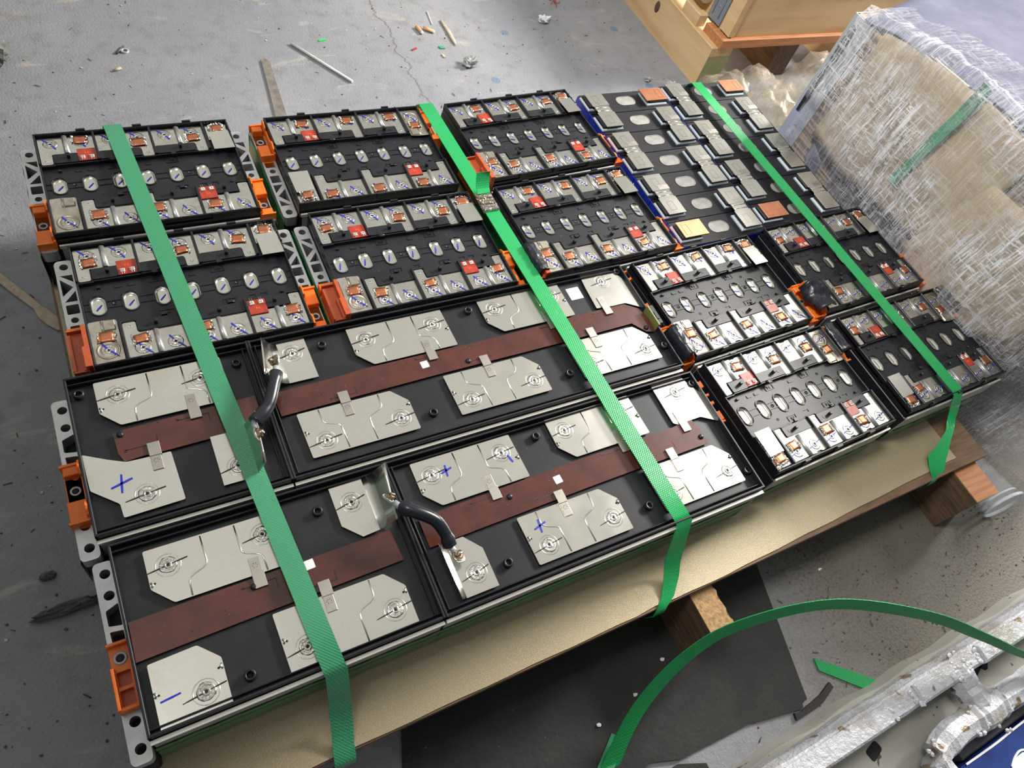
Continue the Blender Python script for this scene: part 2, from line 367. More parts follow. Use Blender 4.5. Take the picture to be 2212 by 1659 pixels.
def thing(name, label, cat, loc=(0, 0, 0), rz=0, group=None):
    o = bpy.data.objects.new(name, None); C.objects.link(o); o.location = loc; o.rotation_euler = (0, 0, rz)
    o.empty_display_size = .05
    return tag(o, label, cat, group)
def rect(x0, y0, x1, y1): return [(x0, y0), (x1, y0), (x1, y1), (x0, y1)]
def rrect(x0, y0, x1, y1, r=.003, n=4):
    x0, x1 = sorted((x0, x1)); y0, y1 = sorted((y0, y1)); L = []
    for cx, cy, a in ((x1 - r, y1 - r, 0), (x0 + r, y1 - r, 90), (x0 + r, y0 + r, 180), (x1 - r, y0 + r, 270)):
        for k in range(n + 1):
            t = math.radians(a + 90 * k / n); L.append((cx + r * math.cos(t), cy + r * math.sin(t)))
    return L
def circ(cx, cy, r, n=16): return [(cx + r * math.cos(2 * PI * k / n), cy + r * math.sin(2 * PI * k / n)) for k in range(n)]
def stadium(cx, cy, hw, hh, n=8):
    L = [(cx + hw * math.cos(PI * k / n), cy + hh - hw + hw * math.sin(PI * k / n)) for k in range(n + 1)]
    return L + [(cx - hw * math.cos(PI * k / n), cy - hh + hw - hw * math.sin(PI * k / n)) for k in range(n + 1)]
def roundpoly(P, r=.002, n=3):
    """round every corner of a polygon"""
    L = []; N = len(P)
    for i in range(N):
        p = Vector(P[i]); a = Vector(P[i - 1]) - p; b = Vector(P[(i + 1) % N]) - p
        rr = min(r, a.length * .45, b.length * .45); a = p + a.normalized() * rr; b = p + b.normalized() * rr
        for k in range(n + 1):
            t = k / n; q = a * (1 - t) ** 2 + p * 2 * t * (1 - t) + b * t * t; L.append((q.x, q.y))
    return L

# ------------------------------------------------------------------ small battery modules
W, D, T = .303, .225, .108
CX = [.0216 + .0433 * i for i in range(7)]
DV = [.0866, .1732, .2598]
def weld(g, x, y, z, k=1.0, jit=.05):
    i = g.i; g.use(WELD)
    g.lathe([(.0108 * k, 0), (.0096 * k, .0005), (.0076 * k, .0006), (.0066 * k, .0001), (.0048 * k, .0002), (.0040 * k, .0009), (.0026 * k, .0009), (.0021 * k, .0001)], (x, y, z), 22, jit=jit)
    g.use(DARK).prism(circ(x, y, .0019 * k, 8), z + .0001, z + .0003)
    g.i = i
def ink(g, x, y, z, style):
    g.use(INKB)
    if style == 'a':
        g.stroke((x - .012, y + .0135), (x - .0022, y + .0022), .0028, z + .0006, .25); g.stroke((x + .0008, y - .002), (x + .0065, y - .0125), .0028, z + .0006, .7)
    else:
        g.stroke((x - .016, y - .005), (x - .004, y - .001), .0024, z + .0006, .3); g.stroke((x + .003, y + .001), (x + .014, y + .0035), .0024, z + .0006, .6)
ZB = -.0062
def bar_pair(k, style):
    """double cell plate with the raised round rib between its two welds; k = 0, 1, 2 along the row"""
    g = G(NIC)
    xa, xb = (.0040, .0845) if k == 0 else (DV[k - 1] + .0022, DV[k] - .0022)
    c1, c2 = CX[2 * k], CX[2 * k + 1]
    yt, yb, yl = -.0058, -.0490, -.0685
    if k == 0: P = [(xa, yl), (xa + .0165, yl), (xa + .0165, -.046), (xa + .021, -.046), (c2 + .019, -.046), (xb, -.060), (xb, yt), (c2 + .007, yt), (c2 + .005, yt - .002), (c2 - .005, yt - .002), (c2 - .007, yt), (xa, yt)]
    else: P = [(xa, yb), (xb - .0175, yb), (xb - .0175, yl), (xb, yl), (xb, yt), (c1 + .007, yt), (c1 + .005, yt - .002), (c1 - .005, yt - .002), (c1 - .007, yt), (xa, yt)]
    g.prism(roundpoly(P, .003), ZB - .0014, ZB)
    xm = (c1 + c2) / 2
    g.use(DALU).tube([(xm, yt + .0005, ZB), (xm, yb + .002, ZB)], .0042, 12, flat=.85); g.use(NIC)
    lx = (xa + .008) if k == 0 else (xb - .009)
    for dx in (-.0022, .0018): g.tube([(lx + dx, -.059, ZB), (lx + dx * .4, -.0625, ZB)], .0006, 5)
    for x in (c1, c2):
        weld(g, x, -.0205, ZB); ink(g, x, -.0205, ZB, style)
        g.use(NIC)
    return g
def bar_cut(seed):
    """end plate that was cut free, soldered over and given a flat sheet tab"""
    r = random.Random(seed); g = G(NICL)
    g.prism([(.2640, -.006), (.3000, -.006), (.3002, -.044), (.2640, -.044)], ZB - .0015, ZB)
    M = Matrix.Translation((0, 0, ZB)) @ Matrix.Rotation(math.radians(-2.5), 4, 'X')
    g.prism([(.2660, -.030), (.2990, -.029), (.3005, -.0765), (.2660, -.0765)], .0032, .0042, M=M)
    g.use(BLK)
    for k in range(16):
        t = k / 15; g.blob((.3012 + r.uniform(-.001, .0012), -.004 - t * .05, -.004 + r.uniform(-.002, .003)), .0018, .0032, .003, 1, .5, seed + k)
    for k in range(7): g.blob((.2645 + .006 * k, -.0035 + r.uniform(-.001, .001), -.004), .003, .0016, .003, 1, .5, seed + 50 + k)
    return g
def bar_post(style):
    """terminal end plate: recessed weld dish and a bent lug with a square boss"""
    g = G(STN)
    P = [(.2632, -.0058), (.3000, -.0058), (.3000, -.0800), (.2820, -.0800), (.2632, -.0780)]
    g.prism(roundpoly(P, .003), ZB - .0014, ZB)
    g.bev(.2660, -.0775, ZB, .2815, -.0600, ZB + .0022, .001)
    g.tube([(.2835, -.060, ZB), (.2835, -.0795, ZB)], .0011, 6)
    x, y = CX[6], -.0265
    g.lathe([(.0155, 0), (.0148, .0008), (.0132, .0010), (.0126, .0002), (.0110, .00005), (.0100, .0004)], (x, y, ZB), 26)
    weld(g, x, y, ZB + .0002, .92); ink(g, x, y, ZB + .0004, style)
    return g
def patch(seed, burnt=False):
    """copper foil square; solder is a mesh of its own"""
    r = random.Random(seed); g = G(COP); n = 4; hw, hh = .0094 + r.uniform(-.0006, .001), .0080 + r.uniform(-.0008, .0014); V = {}
    for i in range(n + 1):
        for j in range(n + 1):
            V[i, j] = g.v(((i / n * 2 - 1) * hw + r.uniform(-.0006, .0006), (j / n * 2 - 1) * hh + r.uniform(-.0005, .0005), .0006 + (r.uniform(0, .0009) if 0 < i < n and 0 < j < n else 0)))
    for i in range(n):
        for j in range(n): g.face([V[i, j], V[i + 1, j], V[i + 1, j + 1], V[i, j + 1]], True)
    ex = bmesh.ops.extrude_face_region(g.b, geom=g.b.faces[:])
    bmesh.ops.translate(g.b, verts=[e for e in ex['geom'] if isinstance(e, bmesh.types.BMVert)], vec=(0, 0, .0003))
    return g
def beads(seed, burnt=False, ring=False):
    r = random.Random(seed); g = G(BURN if burnt else SOLD)
    for s in (-1, 1):
        for k in range(9):
            g.blob((s * (.0106 + r.uniform(-.0008, .0012)), -.0084 + .0021 * k + r.uniform(-.0006, .0006), .0006), .0011 + r.random() * .0011, .0011 + r.random() * .001, .0012 + r.random() * .001, 1, .3, seed * 31 + k + (s > 0) * 40)
    if ring:
        for k in range(12):
            t = PI * (k / 11); g.blob((.0125 * math.cos(t) + r.uniform(-.001, .001), .006 + .0055 * math.sin(t) + r.uniform(-.001, .001), .0008), .0018, .0017, .0016, 1, .35, seed * 7 + k + 90)
        for k in range(7): g.blob((-.0085 + .0028 * k, -.0085 + r.uniform(-.001, .001), .0006), .0014, .0012, .0012, 1, .35, seed * 3 + k + 300)
    return g
def lid():
    g = G(BLK)
    zf, zr = -.0085, -.0125
    for f in (0, 1):
        M = Matrix.Identity(4) if not f else Matrix.Translation((W, -D, 0)) @ Matrix.Rotation(PI, 4, 'Z')
        g.box(0, -.0700, zf - .004, W, 0, zf, M)                     # floor below the plates
        g.bev(0, -.0030, -.022, W, 0, 0, .0008, M)                   # outer rim
        g.bev(0, -.0700, -.022, .0026, -.003, -.0004, .0006, M)
        g.bev(W - .0026, -.0700, -.022, W, -.003, -.0004, .0006, M)
        for x in DV: g.bev(x - .0019, -.0695, zf, x + .0019, -.003, -.0008, .0006, M)
        # raised black trays with their pegs
        g.prism(roundpoly([(.0225, -.0685), (.0225, -.0480), (.0570, -.0480), (.0570, -.0685)], .003), zf, -.0040, M=M)
        g.prism(roundpoly([(.0885, -.0675), (.0885, -.0490), (.1525, -.0490), (.1525, -.0675)], .003), zf, -.0040, M=M)
        g.prism(roundpoly([(.1752, -.0675), (.1752, -.0490), (.2390, -.0490), (.2390, -.0675)], .003), zf, -.0040, M=M)
        for x in (.044, .126, .214): g.bev(x - .0025, -.0605, -.0045, x + .0020, -.0555, .0030, .0006, M)
        g.prism(circ(.1395, -.058, .0034, 12), -.0042, -.0036, M=M); g.prism(circ(.2265, -.058, .0034, 12), -.0042, -.0036, M=M)
        # stepped edge of the middle channel
        for a, b, y in ((.003, .0225, -.0715), (.0225, .0868, -.0700), (.0868, .152, -.0692), (.152, .1735, -.0705), (.1735, .239, -.0692), (.239, .262, -.0705)):
            g.bev(a, y - .0012, zr, b, y + .0012, -.0055, .0004, M)
        for x in (.070, .1560, .236): g.bev(x - .007, -.0006, -.010, x + .007, .0030, .0022, .0006, M)     # rim clips
        for k, x in enumerate((.107, .2)): g.box(x - .004, -.0745, -.006, x + .004, -.069, -.002, M)
        g.tube([(.100, -.0705, -.0045), (.112, -.0722, -.003)], .002, 6, M=M)
        # moulded marks in the channel
        for x in (.048, .066, .152): g.box(x, -.0842, zr, x + .010, -.0832, zr + .0009, M); g.box(x, -.0842, zr, x + .0010, -.0790, zr + .0009, M)
        for x in (.095, .185): g.box(x, -.0842, zr, x + .020, -.0834, zr + .0009, M); g.box(x, -.0842, zr, x + .0009, -.0745, zr + .0009, M); g.box(x + .019, -.0842, zr, x + .020, -.0745, zr + .0009, M)
        for x in (.101, .191):
            g.box(x, -.0810, zr, x + .0011, -.0760, zr + .0009, M); g.box(x + .0052, -.0810, zr, x + .0063, -.0760, zr + .0009, M); g.box(x, -.0790, zr, x + .0063, -.0780, zr + .0009, M)
        g.bev(.024, -.0815, zr, .029, -.0775, zr + .003, .0004, M)
        g.use(DARK); g.prism(circ(.2250, -.0860, .0028, 12), zr, zr + .0003, M=M); g.use(BLK)
        for x in (.0433, .1299, .2164): g.lathe([(.0034, 0), (.0034, .0006), (.0026, .0006), (.0026, .0002)], (x, -.1125, zr), 12, M=M) if not f else None
    holes = [stadium(x, -.1125, .0098, .0178) for x in CX]
    g.prism(rect(0, -.1550, W, -.0700), zr - .004, zr, holes)
    for x in CX: g.prism(stadium(x, -.1125, .0116, .0196), zr, zr + .0013, [stadium(x, -.1125, .0099, .0179)])
    for y in (-.1070, -.1190):
        for a, b in zip([0.003] + CX, CX + [W - .003]): g.box(a + (.0112 if a > .004 else 0), y - .0006, zr, b - (.0112 if b < W - .004 else 0), y + .0006, zr + .0010)
    for x in (.0012, W - .0012): g.bev(x - .0012, -.1550, -.022, x + .0012, -.0700, -.0050, .0005)
    return g
def vent(style):
    g = G(NICL)
    a = [g.v((x, y, -.0130)) for x, y in stadium(0, 0, .0097, .0177)]
    b = [g.v((x, y, -.0165)) for x, y in stadium(0, 0, .0084, .0164)]
    c = [g.v((x, y, -.0160)) for x, y in stadium(0, 0, .0040, .0100)]
    n = len(a)
    for p, q in ((a, b), (b, c)):
        for k in range(n): g.face([p[k], p[(k + 1) % n], q[(k + 1) % n], q[k]], True)
    g.face(c, True)
    d = [g.v((x, y, -.0190)) for x, y in stadium(0, 0, .0097, .0177)]
    for k in range(n): g.face([d[k], d[(k + 1) % n], a[(k + 1) % n], a[k]])
    g.face(d)
    if style:
        g.use(INKB)
        if style == 'a': g.stroke((.0045, .0035), (-.0040, -.0060), .0022, -.0153)
        elif style == 'c': g.stroke((-.0055, .0015), (.0045, -.0030), .0022, -.0153)
        else: g.stroke((.001, .006), (-.003, -.0075), .0028, -.0153)
    return g
def board():
    g = G(PCB); g.bev(.0572, -.0672, ZB + .0006, .0842, -.0395, ZB + .0022, .0003)
    g.use(ORG)
    for dx in (-.0022, .0022): g.box(.0707 + dx - .0004, -.0525, ZB + .0022, .0707 + dx + .0004, -.0475, ZB + .0025)
    g.box(.0685, -.0504, ZB + .0022, .0729, -.0496, ZB + .0025)
    return g
def chip():
    g = G(CER); g.bev(-.0034, -.0030, 0, .0034, .0034, .0022, .0006)
    g.use(WIRE)
    for dx in (-.0014, .0014): g.tube([(dx, .002, .0024), (dx, -.0032, .0026), (dx * 1.1 + .0006, -.0085, .0036)], .00042, 5)
    g.blob((.0002, .0005, .0022), .0028, .0010, .0009, 1, .2, 3)
    return g
def end_plate(wd):
    """perforated cast end plate, running along y; x from -wd to 0"""
    g = G(ALU); m = wd / 2
    if wd > .014:
        hl = [circ(-m, -.0135, .0060), [(-wd + .0045, -.030), (-.0035, -.030), (-.0035, -.0445)], [(-wd + .0035, -.037), (-.0055, -.0545), (-wd + .0035, -.070)], [(-.0035, -.062), (-.0035, -.0815), (-wd + .0045, -.0815)], rrect(-wd + .0045, -.105, -.0035, -.0875, .0015, 2), circ(-m, -.1165, .0052)]
        hl = hl + [[(x, -.232 - y) for x, y in h] for h in hl if h[0][1] > -.1 and False]
        hl += [rrect(-wd + .0045, -.1445, -.0035, -.1265, .0015, 2), circ(-m, -.2195, .0060)]
    else: hl = []
    out = rrect(-wd, -.2320, 0, -.0005, min(.007, wd * .4), 4)
    g.prism(out, -.050, -.030, [h for h in hl])
    g.use(DARK).prism(rrect(-wd + .001, -.231, -.0005, -.0015, min(.006, wd * .35), 3), -.106, -.0495)
    return g
def housing():
    g = G(BLK); g.bev(.0005, -.2285, -.108, W - .0005, .0035, -.0240, .002); return g
def side_panel():
    g = G(SIDE); g.box(.004, -.001, -.075, W - .004, .001, -.0240); g.use(LIP).box(.002, -.0016, -.026, W - .002, .0016, -.0200); return g
def side_film():
    g = G(FILMG); g.ribbon([((.0 + (W) * k / 12, (.0008 if k % 2 else -.0004), -.088 + (.002 if k % 3 else 0)), (0, 0, .0165)) for k in range(13)], .0006); return g
def end_film():
    g = G(FILMG); g.ribbon([((.0008 if k % 2 else -.0004, -.2320 * k / 10, -.072), (0, 0, .035)) for k in range(11)], .0006); return g
def holder_open(seed=0):
    """orange open terminal holder; local x runs outward, y along the end plate (0 .. .086)"""
    g = G(ORG); r = random.Random(seed)
    g.bev(.002, .0, -.048, .024, .086, -.030, .0015)
    for y in (.0, .0815): g.prism([(.001, y), (.025, y), (.025, y + .0035), (.001, y + .0035)], -.032, -.016)
    g.prism([(-.0008, .002), (.0022, .002), (.0022, .086), (-.0008, .086)], -.031, -.012)
    for y0, y1, h in ((.002, .026, -.004), (.060, .084, -.003)):
        M = Matrix.Translation((.0012, 0, 0)) @ Matrix.Rotation(-PI / 2, 4, 'Y')
        g.prism([(-.020, y0), (h, y0 + .002), (h + .003, (y0 + y1) / 2), (h - .002, y1 - .002), (-.020, y1)], -.0016, .0010, M=M)
    g.bev(.004, .052, -.032, .024, .0845, -.020, .001); g.bev(.004, .0015, -.032, .022, .016, -.018, .001)
    g.use(STEEL).lathe([(.0066, 0), (.0066, .0010), (.0042, .0010), (.0038, -.004)], (.0130, .034, -.0298), 16, cap=False); g.use(DARK).lathe([(.0038, 0), (.0036, .0005)], (.0130, .034, -.0298), 12)
    return g
def holder_closed():
    g = G(RORG)
    g.bev(.001, .014, -.034, .023, .084, -.010, .0015)
    M = Matrix.Translation((.0, 0, 0))
    g.prism([(-.001, .012), (.0045, .012), (.0045, .086), (-.001, .086)], -.032, .0045)
    g.prism([(.0045, .046), (.0105, .046), (.0105, .0845), (.0045, .0845)], -.012, -.002)
    g.prism([(.0200, .020), (.0245, .020), (.0245, .082), (.0200, .082)], -.030, -.0045)
    g.prism([(-.001, .052), (.0075, .052), (.0075, .0860), (-.001, .0860)], -.02, .0075)
    for y in (.012, .0835): g.prism([(.004, y), (.0235, y), (.0235, y + .0028), (.004, y + .0028)], -.030, -.0035)
    g.use(ORG); g.bev(-.0005, -.001, -.060, .0245, .013, -.016, .0012); g.bev(.0, .012, -.060, .0245, .086, -.033, .0012)
    return g
def tape_flap(seed, big):
    """crumpled black tape laid over the terminal; same axes as the holder"""
    r = random.Random(seed); g = G(TAPE); nx, ny = 9, 12; V = {}
    x0, x1 = (-.022, .024) if big else (-.004, .0250)
    for i in range(nx + 1):
        for j in range(ny + 1):
            u, v_ = i / nx, j / ny; x = x0 + (x1 - x0) * u; y = .014 + .066 * v_
            z = .006 * math.sin(PI * u) + (.004 if big else .0) + r.uniform(-.0016, .0016) * (2 if big else 1) - .022 * max(0, u - .75) * 4 * (1 if not big else .6) + (.006 * math.sin(5 * v_ + 3 * u) if big else .001)
            V[i, j] = g.v((x + r.uniform(-.001, .001), y + r.uniform(-.001, .001), z))
    for i in range(nx):
        for j in range(ny): g.face([V[i, j], V[i + 1, j], V[i + 1, j + 1], V[i, j + 1]], True)
    ex = bmesh.ops.extrude_face_region(g.b, geom=g.b.faces[:])
    bmesh.ops.translate(g.b, verts=[e for e in ex['geom'] if isinstance(e, bmesh.types.BMVert)], vec=(0, 0, -.0006))
    return g

def small_module(label, x, y, a, rot, style, top, bot, cut_seed, wl=.0245, wr=.0245, left=None, right=None, post_cop=None, cut_cop=True, dyc=0., vstyle=None, tape=None, burnt=False):
    """top / bot: {cell: patch y} in photo order; rot = the module is turned round by half a turn"""
    if rot: loc = (x + W * math.cos(a) + D * math.sin(a), y - D * math.cos(a) + W * math.sin(a)); ang = a + PI
    else: loc = (x, y); ang = a
    t = thing('battery_module', label, 'battery module', (loc[0], loc[1], H - T), ang, 'small battery modules strapped to the pallet')
    Z = (0, 0, T)
    obj('housing', cached('housing', housing), t, Z); obj('lid', cached('lid', lid), t, Z)
    obj('side_panel', cached('side_panel', side_panel), t, (0, .0050, T)); obj('side_panel', cached('side_panel', side_panel), t, (0, -.2300, T), 0)
    obj('green_film', cached('side_film', side_film), t, (0, .0070, T)); obj('green_film', cached('side_film', side_film), t, (0, -.2322, T))
    if rot: wl, wr = wr, wl; left, right = right, left; top, bot = {8 - k: v for k, v in bot.items()}, {8 - k: v for k, v in top.items()}
    if wl:
        obj('end_plate', cached('end_plate%.3f' % wl, lambda: end_plate(wl)), t, (-.0008, 0, T)); obj('green_film', cached('end_film', end_film), t, (-.0020 - wl, 0, T))
    if wr:
        obj('end_plate', cached('end_plate%.3f' % wr, lambda: end_plate(wr)), t, (W + .0008 + wr, 0, T)); obj('green_film', cached('end_film', end_film), t, (W + .0020 + wr, 0, T))
    for f in (0, 1):
        L = (W, -D, T) if f else Z; R = PI if f else 0
        spec = bot if f else top
        cells = {(8 - k if f else k): v for k, v in spec.items()}           # cell numbers seen from this half
        for k in range(3):
            b = obj('busbar', cached('bar%d%s' % (k, style), lambda: bar_pair(k, style)), t, L, R)
            for c in (2 * k + 1, 2 * k + 2):
                if c in cells: copper(b, CX[c - 1], cells[c] if cells[c] else (-.0345 + dyc), burnt)
        s = obj('sensor_board', cached('board', board), t, L, R); s['label'] = 'small red sensor board'
        for dx in (-.0068, .0068): obj('capacitor', cached('chip', chip), s, (.0707 + dx, -.0605, ZB + .0022))
        if f == 0:
            b = obj('busbar', bar_cut(cut_seed), t, L, R); b['label'] = 'cut end plate with soldered sheet tab'
            copper(b, .2820, -.0205, burnt, True, cut_seed)
        else:
            b = obj('busbar', cached('post' + style, lambda: bar_post(style)), t, L, R); b['label'] = 'terminal end plate with round weld dish'
            if post_cop is not None: copper(b, CX[6] - .001, post_cop, burnt)
    for i, cx in enumerate(CX): obj('vent_window', cached('vent%s' % vstyle, lambda: vent(vstyle)), t, (cx, -.1125, T), PI if rot else 0)
    # holders: the terminal end is front left of an unturned module, the other one front right
    if left:
        o = obj('terminal_cover', cached('holder_' + left, holder_closed if left == 'closed' else holder_open), t, (-.0012, -.1420, T), PI)
        o['label'] = 'closed red-orange terminal cover' if left == 'closed' else 'open orange terminal holder'
        if tape is not None:
            o = obj('tape_flap', tape_flap(cut_seed, tape), t, (-.0012, -.1420, T + (.004 if left == 'open' else .0065)), PI); o['label'] = 'crumpled black tape over the terminal'
    if right:
        o = obj('terminal_cover', cached('holder_open', holder_open), t, (W + .0012, -.2270, T)); o['label'] = 'open orange terminal holder'
    return t
PK = [0]
def copper(b, x, y, burnt=False, ring=False, seed=0):
    PK[0] += 1; k = PK[0] % 5
    rz = (k - 2) * .05
    obj('copper_patch', cached('patch%d' % k, lambda: patch(k)), b, (x, y, ZB + (.0012 if not ring else .0045)), rz)
    kk = ('bead%d' % k) + ('b' if burnt and not ring else '') + ('r' if ring else '')
    obj('solder_beads', cached(kk, lambda: beads(k + 1, burnt and not ring, ring)), b, (x, y, ZB + (.0012 if not ring else .0035)), rz)

small_module('black battery module at the back left corner, under the left green strap', 0, 0, 0, False, 'a', {2: -.0165, 4: 0, 6: 0}, {2: 0, 4: 0, 6: -.027}, 11, left='open', right='open', vstyle='a')
small_module('battery module with closed red-orange cover left, second module down at the left edge', .0135, -.2516, -.004, False, 'a', {1: 0, 4: 0, 6: -.029}, {2: -.036, 4: -.036, 7: -.037}, 12, left='closed', right='open', post_cop=-.0490, vstyle='a')
small_module('battery module second from left in the back row, burnt solder and cut plate front left', .3681, -.0045, -.0028, True, 'a', {2: -.0200, 4: -.0200, 6: -.0200}, {2: -.0200, 4: -.0200, 6: -.0200}, 13, wr=.008, left='open', right='open', post_cop=-.0500, vstyle='a', burnt=True)
small_module('battery module left of the metal strap seal, touching the far long module', .3750, -.2523, -.0022, False, 'a', {1: 0, 4: 0, 6: 0}, {2: -.036, 4: -.036, 7: -.040}, 14, wr=.010, left='closed', right='open', post_cop=-.0490, vstyle='d')
small_module('battery module in the back row directly left of the blue sided cell packs', .7320, -.0063, .0541, False, 'a', {2: -.0200, 4: -.031, 6: -.026}, {2: -.034, 4: -.034, 6: -.024}, 15, wl=0, wr=.0, left='closed', right='open', post_cop=-.0490, vstyle='c')
small_module('battery module right of the metal strap seal, touching the blue pack with its right end', .7355, -.2510, .0304, False, 'a', {2: -.0200, 4: -.022, 6: -.026}, {2: -.032, 4: -.030, 6: -.026}, 16, wr=.0, left='closed', right='open', post_cop=-.0490, vstyle='c', tape=False)
small_module('battery module right of the far long module, taped orange holder at its front left', .9187, -.4887, .0351, False, 'a', {2: -.0220, 4: -.0180, 6: -.0180}, {2: -.033, 4: -.033, 6: -.026}, 17, wl=0, left='open', right='open', post_cop=-.0490, vstyle='c', tape=False)
small_module('sunlit battery module right of the near long module, cut plate at its front left', .9300, -.7303, .0288, True, 'b', {2: -.0240, 4: -.034, 6: -.032}, {2: -.032, 4: -.036, 6: -.026}, 18, wl=.0, wr=.012, left=None, right='open', post_cop=-.0500, tape=False)
small_module('battery module in front of the right blue pack, big crumpled tape flap at its left', 1.2765, -.4706, .0228, False, 'b', {1: -.036, 4: -.034, 6: -.030}, {2: -.036, 4: 0, 7: -.040}, 19, wl=0, wr=.008, left='open', right='open', post_cop=-.0470, tape=True)
small_module('battery module at the front right corner of the stack under the right green strap', 1.2865, -.7163, .0117, True, 'b', {1: -.036, 4: -.034, 6: -.032}, {2: -.036, 4: 0, 7: -.040}, 20, wl=.0, wr=.0, left=None, right='open', post_cop=-.0500, tape=False)

# ------------------------------------------------------------------ long battery modules (world plan coordinates, z from the lid top)
def long_bar(w_, d_, flip, welds, tabx, chamfer=True, plus=None, notch=True, outline=None, ox=0, oy=0):
    """flat two-cell plate; its lower left corner is cut off; flip = turned by half a turn"""
    g = G(NICL); z = -.0075
    P = outline or ([(0, 0), (w_, 0), (w_ + .002, -d_), (.022, -d_), (0, -d_ + .024)] if chamfer else rect(0, -d_, w_, 0))
    f = (lambda p: (w_ - p[0], -d_ - p[1])) if flip else (lambda p: p)
    g.prism([f(p) for p in roundpoly(P, .0025)], z - .0016, z)
    def pth(L, r=.0012):
        q = []
        for i, p in enumerate(L): q.append((*f(p), z - .0002))
        g.tube(q, r, 6, flat=.7)
    def scurve(x0, s):
        """rib that runs down, steps sideways and runs on"""
        L = [(x0, -.002), (x0 + .0005, -.036), (x0 - .001 * s, -.040), (x0 - .005 * s, -.043), (x0 - .016 * s, -.047), (x0 - .021 * s, -.050), (x0 - .0235 * s, -.054), (x0 - .024 * s, -d_ + .001)]
        pth(L)
    if not outline:
        scurve(.066, 1); scurve(w_ - .053, -1)
    if notch:
        for p in ((.0015, -.045), (w_ - .001, -.040)):
            g.use(WELD).tube([(*f((p[0], p[1] - .003)), z + .0008), (*f((p[0] + (.002 if p[0] < .01 else -.002), p[1])), z + .0012), (*f((p[0], p[1] + .003)), z + .0008)], .0013, 6); g.use(DARK)
            g.prism([(q[0], q[1]) for q in circ(*f((p[0] + (.0042 if p[0] < .01 else -.0042), p[1] + .001)), .0014, 8)], z, z + .0003); g.use(NICL)
    for k, (x, y) in enumerate(welds):
        weld(g, x, y, z, 1.0, .12); g.lathe([(.0150, 0), (.0147, .0003), (.0140, .0003), (.0137, 0)], (x, y, z), 24, cap=False)
        g.use(INKK); g.stroke((x - .026, y - .004), (x - .004, y - .0008), .0018, z + .0005); g.stroke((x + .004, y + .0005), (x + .023, y + .003), .0018, z + .0005); g.use(NICL)
    if plus:
        g.use(INKB)
        for (kind, x, y, s) in plus:
            if kind == '+':
                g.stroke((x - s, y - s * .25), (x + s, y + s * .3), .0030, z + .0005, .8); g.stroke((x + .1 * s, y + s), (x - .15 * s, y - s), .0030, z + .0005, .8)
            elif kind == '-': g.stroke((x - s, y - s * .1), (x + s, y + s * .1), .0024, z + .0005, .8)
            else: g.stroke((x - s * .25, y + s), (x + s * .35, y - s), .0032, z + .0005, .8)
    return g
def tab_g(up):
    """thin nickel tab that bridges plate and flex strip; runs along y"""
    g = G(TAB); s = -1 if not up else 1
    g.bev(-.0065, -.013, -.0078, .0065, .010, -.0066, .0003)
    g.bev(-.0070, (-.030 if s < 0 else .008), -.0072, .0080, (-.010 if s < 0 else .028), -.0056, .0003)
    g.use(INKK)
    for k in range(6): g.prism(circ(.0030 * math.cos(k * PI / 3), .0005 * s + .0030 * math.sin(k * PI / 3), .00055, 6), -.0066, -.0064)
    return g
def boss(g, x, y, big=True):
    r = .0068 if big else .005
    g.lathe([(r, -.012), (r, -.0055), (r * .62, -.0048), (r * .5, -.010)], (x, y, 0), 18, cap=False)
    i = g.i; g.use(DARK).lathe([(r * .52, -.0100), (r * .4, -.0098)], (x, y, 0), 12); g.i = i
def long_module(label, x0, x1, yb, yf, bosses, cut_left, cut_right, front_dirty=False):
    t = thing('long_battery_module', label, 'long battery module', (x0, yf, H - T), 0, 'long battery module pieces in the two front rows')
    Z = (-x0, -yf, T)
    g = G(BLK)
    g.box(x0, yf, -.030, x1, yb, -.0125)
    for a, b, zt in ((yb, yb - .0035, 0), (yb - .0085, yb - .0105, -.0040), (yf, yf + .0035, 0), (yf + .0075, yf + .0095, -.0040)): g.bev(x0, min(a, b), -.03, x1, max(a, b), zt, .0007)
    for x, c in ((x0, cut_left), (x1 - .0032, cut_right)): g.bev(x, yf, -.03, x + .0032, yb, .0012 if c else -.0005, .0006)
    if cut_left: g.bev(x0 + .0075, yf + .008, -.03, x0 + .0095, yb - .008, -.0030, .0006)
    if cut_right: g.bev(x1 - .0105, yf + .008, -.03, x1 - .0085, yb - .008, -.0030, .0006)
    for x, y in bosses: boss(g, x, y)
    obj('lid', g, t, Z)
    b = G(BLK); b.bev(x0 + .001, yf - .001, -.108, x1 - .001, yb - .001, -.0300, .002); obj('housing', b, t, Z)
    p = G(SIDE); p.box(x0 + .002, yf - .0035, -.075, x1 - .002, yf - .0015, -.0215); p.use(LIP).box(x0 + .001, yf - .0060, -.0130, x1 - .001, yf - .0012, -.0100); p.box(x0 + .001, yf - .0028, -.0220, x1 - .001, yf - .0014, -.0120); obj('side_panel', p, t, Z)
    fm = G(FILMG)
    for zc, hh in ((-.054, .008), (-.085, .019)): fm.ribbon([((x0 + (x1 - x0) * k / 16, yf - .0046 - (.0006 if k % 2 else 0), zc + (.0012 if k % 3 else 0)), (0, 0, hh)) for k in range(17)], .0006)
    obj('green_film', fm, t, Z)
    return t, Z
